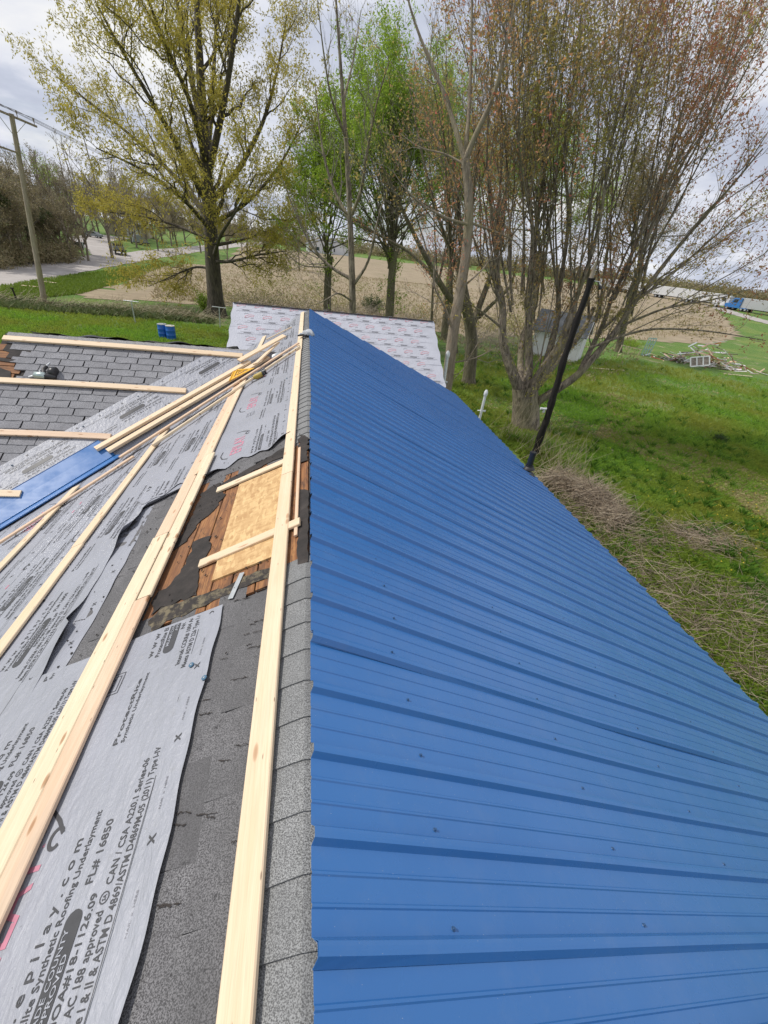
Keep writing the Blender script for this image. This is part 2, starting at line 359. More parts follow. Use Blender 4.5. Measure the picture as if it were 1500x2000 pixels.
def m_field():
    t = NT('stubble_field_soil'); p = t.pos(); r = t.noise(t.pos((.35, 2.6, 1)), 1.0, 6, .7); n = t.noise(p, .11, 5)
    c = t.ramp(r, [(.32, (.175, .135, .085)), (.5, (.285, .225, .145)), (.68, (.40, .325, .215))]); c = t.mix(t.ramp(n, [(.5, 0.), (.72, .45)]), c, (.16, .15, .06))
    t.color(c); t.rough(.96); t.bump(r, .7, .1); return t.m
FIELD = m_field()
def m_road():
    t = NT('pale_gravel_road'); p = t.pos(); n = t.noise(p, .5, 6, .7); g = t.noise(p, 14, 3, .7)
    c = t.mix(t.ramp(n, [(.35, 0.), (.7, 1.)]), (.32, .29, .265), (.43, .40, .375)); c = t.mix(t.ramp(g, [(.5, 0.), (.8, .35)]), c, (.22, .20, .18)); t.color(c); t.rough(.95); t.bump(g, .5, .03); return t.m
ROAD = m_road()
CHAR = m_bark('charred_wood', (.006, .005, .005), (.022, .017, .015), 1.5); POLEW = m_bark('weathered_pole_wood', (.26, .21, .155), (.40, .34, .265), .8)
WALLM = plain('white_siding', (.62, .62, .60), .6, 0, .08, 4); SHROOF = plain('grey_shed_roof', (.15, .155, .165), .8, 0, .2, 5)
def m_peel():
    t = NT('peeling_white_boards'); n = t.noise(t.pos((6, 6, .8)), 2.0, 6, .7); c = t.mix(t.ramp(n, [(.56, 0.), (.68, .8)]), (.82, .82, .80), (.36, .33, .29)); t.color(c); t.rough(.8); return t.m
PEEL = m_peel()
WEATH = plain('weathered_grey_wood', (.26, .22, .185), .85, 0, .4, 5); MINT = plain('mint_green_paint', (.28, .45, .38), .55); GLASS = plain('dark_glass', (.03, .04, .05), .1)
TRUCKM = plain('black_truck_paint', (.02, .022, .025), .25); TRUCKG = plain('grey_truck_paint', (.22, .24, .25), .3); TRAILM = plain('white_trailer_skin', (.62, .63, .64), .4, 0, .05, 2); CABB = plain('blue_cab_paint', (.03, .16, .42), .3); BEIGE = plain('beige_siding', (.50, .42, .30), .6, 0, .1, 2)
PURP = plain('purple_grey_mud', (.17, .12, .09), .95, 0, .3, 2)
# ================================================================== SETTING
def grid_axis(lims):
    out = []
    for a, b, s in lims: out += list(np.arange(a, b, s))
    out.append(lims[-1][1]); return np.array(out)
gx = grid_axis([(-900, -200, 50), (-200, -60, 8), (-60, 60, 1.5), (60, 200, 8), (200, 900, 50)])
gy = grid_axis([(-200, -40, 20), (-40, 70, 1.5), (70, 240, 6), (240, 1600, 60)])
X, Y = np.meshgrid(gx, gy, indexing='ij'); Z = terrain(X, Y); nx, ny = X.shape
idx = np.arange(nx*ny).reshape(nx, ny)
kind(fobj('ground', np.stack([X, Y, Z], -1).reshape(-1, 3), np.stack([idx[:-1, :-1], idx[1:, :-1], idx[1:, 1:], idx[:-1, 1:]], -1).reshape(-1, 4), GROUND, None, True), 'structure')
def patch(name, poly, mat, lift, step=3.0, wob=.0):
    """sheet that follows the terrain inside a ground polygon"""
    poly = np.array(poly, float)[:, :2]; lo, hi = poly.min(0), poly.max(0)
    n0 = int(min(140, max(6, (hi[0]-lo[0])/step))); n1 = int(min(140, max(6, (hi[1]-lo[1])/step)))
    xs = np.linspace(lo[0], hi[0], n0+1); ys = np.linspace(lo[1], hi[1], n1+1); XX, YY = np.meshgrid(xs, ys, indexing='ij')
    def inside(x, y):
        c = np.zeros(x.shape, bool); j = len(poly)-1
        for i in range(len(poly)):
            xi, yi = poly[i]; xj, yj = poly[j]
            with np.errstate(divide='ignore', invalid='ignore'):
                c ^= ((yi > y) != (yj > y)) & (x < (xj-xi)*(y-yi)/(yj-yi+1e-12)+xi)
            j = i
        return c
    ctr = inside((XX[:-1, :-1]+XX[1:, 1:])/2, (YY[:-1, :-1]+YY[1:, 1:])/2)
    jx = XX + RNG.normal(0, wob*step*.25, XX.shape); jy = YY + RNG.normal(0, wob*step*.25, XX.shape)
    ii = np.arange(XX.size).reshape(XX.shape); F = np.stack([ii[:-1, :-1], ii[1:, :-1], ii[1:, 1:], ii[:-1, 1:]], -1)[ctr]
    return kind(fobj(name, np.stack([jx, jy, terrain(jx, jy)+lift], -1).reshape(-1, 3), F, mat, None, True), 'structure')
def gpoly(pts): return [on_ground(*p) for p in pts]
far = lambda px, r: (CAM + nrm(ray(px, 474+.1223*(px-605))*[1, 1, 0])*r)
# stubble field beyond the hedge row, out to the rise
fp = gpoly([(455, 600), (330, 592), (180, 584), (135, 575), (210, 565), (260, 545), (290, 525), (360, 515), (430, 520)]) + [far(470, 190), far(640, 205), far(900, 215), far(1150, 215), far(1290, 215)] + \
     gpoly([(1390, 590), (1420, 625), (1445, 655), (1400, 672), (1300, 668), (1180, 662), (1020, 655), (930, 660), (800, 640), (700, 632), (600, 622)])
patch('field', fp, FIELD, .03, 1.4, .6)
# gravel road and drive
def ribbon(name, cpts, widths, mat, lift):
    c = np.array([p[:2] for p in cpts]); n = 60; t = np.linspace(0, len(c)-1, n); cx = np.interp(t, range(len(c)), c[:, 0]); cy = np.interp(t, range(len(c)), c[:, 1]); w = np.interp(t, range(len(c)), widths)
    k = np.ones(5)/5
    cx[2:-2] = np.convolve(cx, k, 'valid'); cy[2:-2] = np.convolve(cy, k, 'valid')
    tx, ty = np.gradient(cx), np.gradient(cy); l = np.hypot(tx, ty); nx_, ny_ = -ty/l, tx/l; V = []
    m_ = 9
    for i in range(n):
        for j in range(m_):
            s = (j/(m_-1)-.5)*w[i] + (.25*math.sin(i*1.7+j) if j in (0, m_-1) else 0); x, y = cx[i]+nx_[i]*s, cy[i]+ny_[i]*s; V.append((x, y, float(terrain(x, y))+lift))
    F = [(i*m_+j, (i+1)*m_+j, (i+1)*m_+j+1, i*m_+j+1) for i in range(n-1) for j in range(m_-1)]
    return kind(fobj(name, V, F, mat, None, True), 'structure')
ribbon('road', gpoly([(-260, 590), (-120, 562), (0, 541), (90, 526), (180, 511), (260, 501), (330, 492), (400, 484), (470, 478), (540, 474)]), [8, 8, 8.4, 8.4, 8.6, 8.2, 7.5, 7.5, 7.5, 7.5], ROAD, .05)
ribbon('driveway', gpoly([(222, 503), (205, 490), (185, 478), (170, 468), (225, 462)]), [7, 6, 7, 9, 9], ROAD, .075)
rr = [far(1400, 188), far(1450, 168), far(1520, 152), far(1660, 132)]
ribbon('road_on_rise', rr, [5, 5, 5.5, 6], ROAD, .06)

# ================================================================== HOUSE
house = empty('house', (0, 0, 0)); HI = house
def hp(o):                                   # parts keep their place in the world, the house empty stands at its base
    o.parent = HI; return o
tag(house, 'old house being re-roofed, blue ribbed metal on one slope, battens over grey underlayment elsewhere', 'house')
RE = 5.36                                    # slope length ridge to eave
HM = .030                                    # metal above the shingles
def end_r(x): return 11.30 + .44*x
# --- blue sheets
RIB, RIB0 = .2286, .288
def sheet_profile(y0, lap_flare):
    """(y, h) across one 4-rib sheet, from its near rib to its far rib"""
    pr = []
    for r in range(5):
        c = y0 + r*RIB; hh = .0225 if r in (0,) else .0205
        w = .027 if r in (0,) else .025
        pr += [(c-w, .0 if r else .002), (c-.013, hh), (c-.004, hh+.0012), (c+.004, hh+.0012), (c+.013, hh), (c+w, .0)]
        if r < 4:
            for q in (.36, .64):
                m_ = c + q*RIB; pr += [(m_-.0065, 0), (m_-.003, .0036), (m_+.003, .0036), (m_+.0065, 0)]
    return pr[3:] if not lap_flare else pr
SCREW_ME = None
def screw_mesh():
    bm = bmesh.new(); bmesh.ops.create_cone(bm, cap_ends=True, segments=6, radius1=.004, radius2=.0035, depth=.005, matrix=Matrix.Translation((0, 0, .005)))
    bmesh.ops.create_cone(bm, cap_ends=True, segments=10, radius1=.0065, radius2=.0055, depth=.0022, matrix=Matrix.Translation((0, 0, .001)))
    me = bpy.data.meshes.new('screw'); bm.to_mesh(me); bm.free(); me.materials.append(PLASTIC if False else ZINC); return me
SCREW_ME = screw_mesh(); SCREW_ME.materials.clear(); SCREW_ME.materials.append(plain('painted_screw', (.03, .085, .19), .45))
d_rows = [.42, 1.33, 2.24, 3.15, 4.06, 4.97]
d0 = .0 / CA
sheets = []
for s in range(-4, 15):
    y0 = RIB0 + s*4*RIB; prof = sheet_profile(y0, True); lift = HM + .0016*((s % 2))
    dl = [0, .05, .12] + list(np.linspace(.3, RE-.1, 12)) + [RE + random.uniform(-.012, .012)]
    dtop = random.uniform(-.012, .006) - .004
    V = []; F = []; cols = []
    for (y, h) in prof:
        x_min = max(0., (y-11.30)/.44); dm = x_min/CA
        col_ = []
        if dm < RE-.05:
            ds = np.interp(np.linspace(0, 1, len(dl)), np.linspace(0, 1, len(dl)), dl); ds = dm + (ds - ds[0])*(RE-dm)/(RE)
            for d in ds:
                flare = 0.
                if s == 0 and d < .35 and h > .01 and y < y0+.05: flare = .010*(1-d/.35)**2
                sag = .006*math.sin(d*2.2+s*1.3)*math.sin(y*1.1)
                V.append(Rp(d + (dtop if dm == 0 and d < .01 else 0) - HM*SA/CA*0, y, lift + h + flare + sag - .0)); col_.append(len(V)-1)
        cols.append(col_)
    for a, b in zip(cols[:-1], cols[1:]):
        if a and b:
            for i in range(len(a)-1): F.append((a[i], a[i+1], b[i+1], b[i]))
    if not F: continue
    o = hp(fobj('metal_sheet', np.array(V), np.array(F), BLUE)); sheets.append(o)
    md = o.modifiers.new('thick', 'SOLIDIFY'); md.thickness = .0012; md.offset = -1
    # screws
    if s >= -2:
        near = y0 < 5.2; parts = []
        for d in d_rows:
            for r in range(4):
                yy = y0 + r*RIB + .045 + random.uniform(-.006, .006); dd = d + random.uniform(-.03, .03)
                if yy > end_r(dd*CA) - .1 or (s == -2 and d > 2): continue
                p = Rp(dd, yy, lift + .006*math.sin(dd*2.2+s*1.3)*math.sin(yy*1.1))
                if near:
                    q = bpy.data.objects.new('screw', SCREW_ME); link(q); q.parent = o; q.matrix_parent_inverse = Matrix.Identity(4)
                    q.matrix_local = frame(p, np.array([CA, 0, -SA]), np.array([0, 1, 0]), np.array([SA, 0, CA]))
                else:
                    a = np.arange(6)*np.pi/3; ring = [Rp(dd+.009*math.cos(t), yy+.009*math.sin(t), lift+.003) for t in a]; parts.append((np.array(ring+[Rp(dd, yy, lift+.011)]), np.array([(i, (i+1) % 6, 6) for i in range(6)])))
        if parts:
            V2, F2 = join_arrays(parts); q = fobj('screw', V2, F2, ZINC, o); kind(q, 'stuff')
# eave drip under the sheets and the deck below
def slab(name, quad, th, mat, up=(0, 0, 1)):
    q = np.array(quad, float); n = nrm(np.cross(q[1]-q[0], q[-1]-q[0])); n = n if n[2] > 0 else -n
    V = list(q) + list(q - n*th); k = len(q); F = [tuple(range(k)), tuple(range(2*k-1, k-1, -1))] + [(i, i+k, (i+1) % k+k, (i+1) % k) for i in range(k)]
    return hp(obj(name, V, F, mat))
slab('roof_deck', [Rp(.03, -4, -.03), Rp(RE-.05, -4, -.03), Rp(RE-.05, end_r(RE*CA)-.05, -.03), Rp(.03, 11.2, -.03)], .02, OLDW)
for k, d in enumerate((.35, 1.3, 2.2, 3.1, 4.0, 4.95)):
    hp(board('batten', Rp(d, -4, -.012), Rp(d, end_r(d*CA)-.15, -.012), (SA, 0, CA), .089, .036, LUM))
# --- left slope deck
slab('roof_deck', [Lp(.0, -4, -.012), Lp(.0, 11.25, -.012), Lp(.38, 10.9, -.012), Lp(.38, 7.29, -.012), Lp(2.4, val_y(2.4)+.03, -.012), Lp(5.3, val_y(5.3)+.03, -.012), Lp(5.3, -4, -.012)], .02, SH_MAIN)
slab('roof_deck', [Lp(.385, 7.31, -.012), Lp(.385, 10.85, -.012), Lp(1.43, 9.6, -.012), Lp(1.9, 9.2, -.012), Lp(1.9, 8.55, -.012)], .02, SH_MAIN)
# --- shingle tabs on the main slope (only where they show)
def tab_mesh(name, w, l, th, mat, seed):
    r = random.Random(seed); n = 5; V = []; F = []
    # local: x along course (width), y down slope, z up; bottom edge ragged
    top = [(-w/2 + w*i/n, 0.) for i in range(n+1)]; bot = [(-w/2 + w*i/n + (0 if 0 < i < n else r.uniform(-.004, .004)), l + r.uniform(-.006, .005)) for i in range(n+1)]
    for (x, y), (x2, y2) in zip(top, bot):
        V += [(x, y, th*.5), (x2*.985, y2, th + r.uniform(-.001, .0025)), (x2*.985, y2, -.004)]
    for i in range(n):
        a, b = i*3, i*3+3; F += [(a, a+1, b+1, b), (a+1, a+2, b+2, b+1)]
    F += [(0, 2, 1), (n*3, n*3+1, n*3+2)]
    me = bpy.data.meshes.new(name); me.from_pydata(V, [], F); me.materials.append(mat); me.update(); return me
TABS_M = [tab_mesh('shingle', .3085, .150, .007, SH_MAIN, k) for k in range(6)]
hole = [L2(280+x/4.054, 820+y/4.054) for x, y in [(480, 560), (1300, 230), (1300, 1130), (1010, 1180), (430, 1400), (60, 1600), (20, 1560), (270, 1020), (380, 790)]]
def inpoly(p, poly):
    c = False; j = len(poly)-1
    for i in range(len(poly)):
        xi, yi = poly[i]; xj, yj = poly[j]
        if (yi > p[1]) != (yj > p[1]) and p[0] < (xj-xi)*(p[1]-yi)/(yj-yi+1e-12)+xi: c = not c
        j = i
    return c
exL, eyL, ezL = np.array([0, 1., 0]), np.array([-CA, 0, -SA]), np.array([-SA, 0, CA])
exL2 = np.cross(eyL, ezL)
for r in range(0, 12):
    d = .075 + r*.136
    ylo, yhi = (-.6, 3.75) if d < .46 else (1.35, 3.75)
    k0 = int(math.floor(ylo/.305))
    for k in range(k0, int(yhi/.305)+1):
        y = k*.305 + (.1525 if r % 2 else 0) + .1
        if y > yhi: continue
        if any(inpoly((d+.07+dd, y+ee), hole) for dd in (-.05, .05) for ee in (-.11, 0, .11)): continue
        q = bpy.data.objects.new('shingle', TABS_M[(k*7+r*3) % 6]); link(q)
        q.matrix_world = frame(Lp(d, y, .0005*r % .002), exL2, eyL, ezL); M0 = q.matrix_world.copy(); hp(q); q.matrix_local = M0
# --- ridge caps
for k in range(-6, 78):
    y = .16 + k*.145
    if y > 11.2: break
    if 1.70 < y < 3.35: continue
    l = .17; hh = .010
    jit = random.uniform(-.004, .004); sl = random.uniform(-.006, .010)
    V = []
    for (yy, h) in ((y-.008, hh+.004), (y+l, hh-.004)):
        for d, s_ in ((.155+jit, -1), (.06, -1), (.015, -1), (.015, 1), (.06, 1), (.14, 1)):
            p = (Lp if s_ < 0 else Rp)(d, yy + sl*(d/.15)*s_, h - (.004 if d > .1 else 0)); V.append(p)
    V += [p - np.array([0, 0, .012]) for p in V[:6]]
    F = [(i, i+1, i+7, i+6) for i in range(5)] + [(12+i, 13+i, i+1, i) for i in range(5)]
    hp(obj('ridge_cap', V, F, SH_CAP))
# --- hole in the roof: planks, felt, strand board
for k, (a, b, y0_, y1_) in enumerate([(.005, .15, 1.70, 3.36), (.155, .30, 1.66, 3.2), (.305, .45, 1.66, 3.25), (.455, .578, 1.62, 3.25), (.583, .705, 1.66, 3.3), (.71, .84, 1.68, 3.3), (.845, .99, 1.7, 3.35)]):
    hp(board('old_plank', Lp((a+b)/2, y0_, -.010+.002*(k % 2)), Lp((a+b)/2, y1_, -.010), ezL, b-a-.004, .014, OLDW))
o = hp(board('strand_board_patch', Lp(.39, 1.875, .006), Lp(.39, 2.985, .006), ezL, .385, .011, OSB))
def felt_poly(name, pts, h, mat, parent_lift=.004, fr=.017):
    # zoom-traced outline -> irregular thin sheet on the slope
    P = [L2(280+x/4.054, 820+y/4.054) for x, y in pts]; Q = []
    for a, b in zip(P, P[1:]+P[:1]):
        n = max(1, int(math.dist(a, b)/.035))
        for i in range(n):
            t = i/n; j = 0 if i == 0 else 1
            Q.append((a[0]+(b[0]-a[0])*t + j*random.uniform(-fr, fr), a[1]+(b[1]-a[1])*t + j*random.uniform(-fr, fr)))
    bm = bmesh.new(); vs = [bm.verts.new(Lp(d, y, h + random.uniform(0, .004))) for d, y in Q]; f = bm.faces.new(vs); bmesh.ops.triangulate(bm, faces=[f])
    if f.is_valid and f.normal.z < 0: pass
    bmesh.ops.recalc_face_normals(bm, faces=bm.faces)
    o = from_bm(name, bm, mat); md = o.modifiers.new('t', 'SOLIDIFY'); md.thickness = .003; return hp(o)
felt_poly('roofing_felt', [(470, 585), (610, 505), (660, 595), (600, 660), (565, 725), (440, 825), (390, 905), (350, 970), (250, 1040), (330, 880), (400, 740)], .009, FELT)
felt_poly('roofing_felt', [(400, 975), (470, 945), (545, 925), (545, 985), (520, 1060), (500, 1120), (450, 1190), (440, 1300), (428, 1400), (330, 1440), (150, 1490), (70, 1560), (80, 1440), (130, 1370), (230, 1310), (300, 1220), (350, 1110), (390, 1020)], .010, FELT)
felt_poly('roofing_felt', [(430, 1405), (600, 1345), (850, 1240), (1040, 1160), (1030, 1250), (880, 1300), (740, 1350), (560, 1440), (330, 1560), (190, 1600), (70, 1690), (50, 1600), (150, 1495), (330, 1440)], .008, FELTT)
felt_poly('roofing_felt', [(1245, 560), (1310, 565), (1310, 1130), (1225, 1175), (1225, 1010), (1235, 800)], .007, FELT, fr=.006)
felt_poly('roofing_felt', [(1245, 120), (1310, 150), (1310, 330), (1255, 350), (1230, 240)], .014, FELT)
felt_poly('roofing_felt', [(620, 515), (760, 440), (900, 360), (1140, 215), (1140, 285), (900, 400), (740, 490), (660, 545)], .010, FELT)
hp(board('flashing_scrap', Lp(.43, 1.66, .014), Lp(.39, 1.84, .014), ezL, .03, .002, ZINC))
# --- wind-torn crumbs of shingle lying about
crumb = []
for k in range(260):
    d, y = random.uniform(.2, 1.55), random.uniform(1.3, 3.7)
    if d < .45 and y < 1.7 and random.random() < .6: continue
    s = random.uniform(.003, .012); p = Lp(d, y, .014); a = random.random()*6.28
    ring = [p + exL*s*math.cos(a+i*1.57)*random.uniform(.5, 1.3) + eyL*s*math.sin(a+i*1.57)*random.uniform(.4, 1) for i in range(4)]
    crumb.append((np.array(ring + [p + ezL*s*.5]), np.array([(0, 1, 4), (1, 2, 4), (2, 3, 4), (3, 0, 4)])))
V, F = join_arrays(crumb); kind(hp(fobj('shingle_crumbs', V, F, FELT)), 'stuff')
# loose black scraps: torn slots of the old shingles
slot = []
for k in range(46):
    d, y = random.choice([(random.uniform(.22, .47), random.uniform(-.2, 1.65)), (random.uniform(.5, 1.55), random.uniform(1.6, 3.5))])
    if inpoly((d, y), hole): continue
    n = 11; ln = random.uniform(.02, .10); x0 = 0; V = []
    for i in range(n):
        w = random.uniform(.0004, .0035); dd = d + ln*(i/(n-1)-.5); yy = y + random.uniform(-.0035, .0035) + .2*(dd-d)
        V += [Lp(dd, yy-w, .0105), Lp(dd, yy+w, .0105)]
    slot.append((np.array(V), np.array([(2*i, 2*i+1, 2*i+3, 2*i+2) for i in range(n-1)])))
V, F = join_arrays(slot); kind(hp(fobj('tar_cracks', V, F, FELT)), 'stuff')
# --- printing on the underlayment: real lettering, laid flat on the sheets
def text_arrays(txt, width, h, res=2):
    cu = bpy.data.curves.new('t', 'FONT'); cu.body = txt; cu.size = 1; cu.resolution_u = res; cu.fill_mode = 'FRONT'; cu.offset = .012
    o = bpy.data.objects.new('t', cu); COL.objects.link(o); bpy.context.view_layer.update()
    dg = bpy.context.evaluated_depsgraph_get(); me = bpy.data.meshes.new_from_object(o.evaluated_get(dg)); me.calc_loop_triangles()
    V = np.array([v.co[:] for v in me.vertices])[:, :2]; T = np.array([t.vertices[:] for t in me.loop_triangles])
    bpy.data.objects.remove(o); bpy.data.curves.remove(cu); bpy.data.meshes.remove(me)
    lo, hi = V.min(0), V.max(0); V = (V-[lo[0], 0])*[width/(hi[0]-lo[0]), h/.70]; return V, T
def strip2(pts, w):
    V = []; P = np.array(pts, float); T = np.gradient(P, axis=0); T /= np.linalg.norm(T, axis=1, keepdims=True); N = np.stack([-T[:, 1], T[:, 0]], -1); w = np.broadcast_to(w, (len(P),))
    for p, n, ww in zip(P, N, w): V += [p-n*ww/2, p+n*ww/2]
    F = []
    for i in range(len(P)-1): F += [(2*i, 2*i+2, 2*i+3), (2*i, 2*i+3, 2*i+1)]
    return np.array(V), np.array(F)
def rect2(x0, y0, x1, y1): return np.array([(x0, y0), (x1, y0), (x1, y1), (x0, y1)], float), np.array([(0, 1, 2), (0, 2, 3)])
def shift(a, x, y): return a[0]+[x, y], a[1]
def block(res):
    """one repeat of the print, 1.22 m long; u = reading direction, v = up the letters; three colours"""
    K, G, P, Rv = [], [], [], []
    for i in range(4): K.append(shift(text_arrays('x', .030, .036, res), .058+i*.318, .045))
    for i in range(4): G.append(shift(text_arrays('NAIL  x  HERE', .10, .007, res), .17+i*.305, .055))
    K.append(rect2(-.02, .1085, 1.26, .1115))
    K.append(shift(text_arrays('Meets ASTM D 226 Type I & II & ASTM D 4869/ASTM D4869M-05 (2011) Type I-IV', .93, .0235, res), -.23, .122))
    K.append(shift(text_arrays('Intertek CCRR# 1004 AC 188 approved', .45, .0235, res), -.20, .160)); K.append(shift(text_arrays('CAN / CSA A220.1 Series-06', .36, .0235, res), .31, .160))
    an = np.linspace(0, 2*np.pi, 13); K.append(strip2(np.stack([.280+.014*np.cos(an), .171+.014*np.sin(an)], -1), .003)); K.append(shift(text_arrays('SA', .015, .012, res), .2725, .165))
    K.append(shift(text_arrays('NOA#18-1126.09', .27, .022, res), .03, .200)); K.append(shift(text_arrays('FL# 16850', .17, .026, res), .33, .236))
    # pill with white lettering: outline bars above and below the words
    x0, x1, y0, y1 = -.07, .275, .230, .285
    arc = [(x1-.02+.024*math.cos(t), (y0+y1)/2+(y1-y0)/2*.98*math.sin(t)) for t in np.linspace(-1.57, 1.57, 8)]
    xs = np.concatenate([np.linspace(x0-.027, x0, 6), np.linspace(x0, x1-.027, 16)[1:], np.linspace(x1-.027, x1, 6)[1:]]); hw = np.array([(y1-y0)/2*math.sqrt(max(0, 1-((x0-x)/.0275)**2)) if x < x0 else ((y1-y0)/2*math.sqrt(max(0, 1-((x-x1+.027)/.0275)**2)) if x > x1-.027 else (y1-y0)/2) for x in xs]); ym = (y0+y1)/2
    pv_ = np.concatenate([np.stack([xs, ym-hw], -1), np.stack([xs, np.full(len(xs), ym)], -1), np.stack([xs, ym+hw], -1)]); m__ = len(xs); K.append((pv_, np.array([t_ for r_ in (0, 1) for i in range(m__-1) for t_ in ((r_*m__+i, r_*m__+i+1, (r_+1)*m__+i+1), (r_*m__+i, (r_+1)*m__+i+1, (r_+1)*m__+i))])))
    Rv.append(shift(text_arrays('MIAMI-DADE COUNTY', .29, .016, res), -.055, .260)); Rv.append(shift(text_arrays('APPROVED', .15, .016, res), .03, .2365))
    K.append(shift(text_arrays('ProtectRite Elite Synthetic Roofing Underlayment', .64, .022, res), -.10, .297))
    K.append(shift(text_arrays('w w w . e p i l a y . c o m', .56, .029, res), -.09, .336))
    # big swoosh and pink logo letters
    t = np.linspace(0, 1, 16); a = -1.2+5.2*t; K.append(strip2(np.concatenate([np.stack([.50+.030*np.cos(a[::-1]), .455+.022*np.sin(a[::-1])], -1), [(.555, .47), (.60, .52), (.63, .60)]]), np.concatenate([np.full(16, .013), [.014, .012, .006]])))
    K.append(strip2([(.02, .60), (.06, .66), (.14, .69), (.23, .68)], .012))
    P.append(shift(text_arrays('EPILAY', .40, .115, res), .07, .475))
    P.append(shift(text_arrays('R', .010, .010, res), .485, .49))
    K.append(strip2([(1.05, .46), (1.16, .46), (1.16, .55), (1.05, .55), (1.05, .46)], .004)); K.append(strip2([(1.065, .475), (1.145, .475), (1.145, .535), (1.065, .535), (1.065, .475)], .003)); K.append(shift(text_arrays('Intertek', .07, .014, res), 1.07, .50))
    K.append(shift(text_arrays('ProtectRite', .30, .020, res), .78, .345)); K.append(shift(text_arrays('Synthetic Underlayment', .32, .016, res), .78, .315))
    K.append(rect2(0, 1.03, 1.22, 1.033)); K.append(shift(text_arrays('www.epilay.com   FL# 16850   NOA#18-1126.09', .8, .022, res), .1, .98))
    K.append(shift(text_arrays('ProtectRite Elite Synthetic Roofing Underlayment', .66, .022, res), .2, .80)); K.append(shift(text_arrays('MIAMI-DADE COUNTY APPROVED', .34, .018, res), .35, .85))
    return [join_arrays(q) if q else None for q in (K, G, P, Rv)]
BLK = block(2); BLKS = block(1)
def wrinkle(u, v, seed):
    return (.0022*np.sin(u*5.1+seed+2*v) + .0016*np.sin(v*9.3+u*2.2+seed*2) + .0010*np.sin(u*17+v*6+seed) + .0008*np.sin(v*23-u*9+seed*3))
def under_sheet(name, frame_fn, u0, u1, v0f, v1f, h0, seed, mat=UND, nu=90, nv=30, lip=None, edge=.006):
    """sheet; frame_fn(v, u, h) places it; v0f/v1f edges as functions of u; lip(u) lifts the v0 edge"""
    us = np.linspace(u0, u1, nu); V = []
    for u in us:
        a = v0f(u) + edge*math.sin(u*7+seed)+edge*.6*math.sin(u*23+seed*2); b = v1f(u) + edge*math.sin(u*5+seed*3)
        for j in range(nv):
            q = j/(nv-1); v = a + (b-a)*q
            V.append(frame_fn(v, u, h0 + float(wrinkle(u, v, seed)) + ((lip(u)*max(0, 1-(v-a)/.12)**2) if lip else 0)))
    F = [(i*nv+j, (i+1)*nv+j, (i+1)*nv+j+1, i*nv+j+1) for i in range(nu-1) for j in range(nv-1)]
    n = np.cross(V[F[0][1]]-V[F[0][0]], V[F[0][3]]-V[F[0][0]])
    if n[2] < 0: F = [tuple(reversed(f)) for f in F]
    return hp(fobj(name, np.array(V), np.array(F), mat, None, True))
def lay_print(sheet, frame_fn, vref, u_at, h0, seed, ok, blk=BLK, inks=None, flip=False):
    for (arr, ink) in zip(blk, inks or (INK, INKG, INKR, UND)):
        if arr is None: continue
        V, T = arr; uu = u_at + V[:, 0]; vv = vref + V[:, 1]; cu = uu[T].mean(1); cv = vv[T].mean(1)
        keep = np.array([ok(a, b) for a, b in zip(uu, vv)]); kf = keep[T].all(1)
        if not kf.any(): continue
        hh = h0 + wrinkle(uu, vv, seed) + (.0030 if ink is UND else .0016)
        W3 = np.array([frame_fn(b, a, h) for a, b, h in zip(uu, vv, hh)])
        T2 = T[kf]; used = np.unique(T2); mp = -np.ones(len(W3), int); mp[used] = np.arange(len(used))
        kind(fobj('print', W3[used], mp[T2], ink, sheet), 'stuff')
fL = lambda v, u, h: Lp(v, u, h)
# sheet next to the ridge, near part (curls along its top edge)
s1 = under_sheet('underlayment_sheet', fL, -3.2, 1.635, lambda u: .462, lambda u: 1.63, .0215, 1., nu=140, nv=44, lip=lambda u: .012*max(0, math.sin(u*3.1+1.0))**2)
for k in range(-2, 2):
    lay_print(s1, fL, .462, .26+k*1.28, .0215, 1., lambda u, v: u < 1.62 and v < 1.1)
    lay_print(s1, fL, 1.10, .80+k*1.28, .0215, 1., lambda u, v: u < 1.62 and 1.21 < v < 1.6)
# sheet below, whole length to the valley
def u2_lip(u): return .045*math.exp(-((u-1.95)/.22)**2) + .05*math.exp(-((u-2.95)/.2)**2) + .03*math.exp(-((u-3.3)/.1)**2) + .003
s2 = under_sheet('underlayment_sheet', fL, -3.2, 6.2, lambda u: (1.50 if u < 3.3 else 1.50-.5*min(1, (u-3.3)/.12)) + (.05 if 2.0 < u < 3.0 else 0), lambda u: 2.62 if u < 5.3 else max(1.05, 2.62-(u-5.3)*1.27), .0135, 2.3, nu=170, nv=30, lip=u2_lip)
for k in range(-2, 5):
    lay_print(s2, fL, 1.53, .62+k*1.28, .0135, 2.3, lambda u, v: (u < 5.35 or v < 2.60-(u-5.3)*1.27) and v < 2.6, BLK if k < 3 else BLKS)
    lay_print(s2, fL, 2.10, .05+k*1.28, .0135, 2.3, lambda u, v: (u < 5.35 or v < 2.60-(u-5.3)*1.27) and 2.12 < v < 2.6, BLK if k < 3 else BLKS)
# the strip peeking out under its torn edge
s2b = under_sheet('underlayment_sheet', fL, 1.0, 3.3, lambda u: 1.36+.06*abs(u-2.1), lambda u: 1.75, .0105, 5.1, nu=50, nv=8)
for i in range(7):
    V, T = text_arrays('x', .030, .036, 1); W3 = np.array([Lp(1.43+b, 1.2+i*.305+a, .0145+float(wrinkle(1.2+i*.305+a, 1.43+b, 5.1))) for a, b in V]); kind(fobj('print', W3, T, INK, s2b), 'stuff')
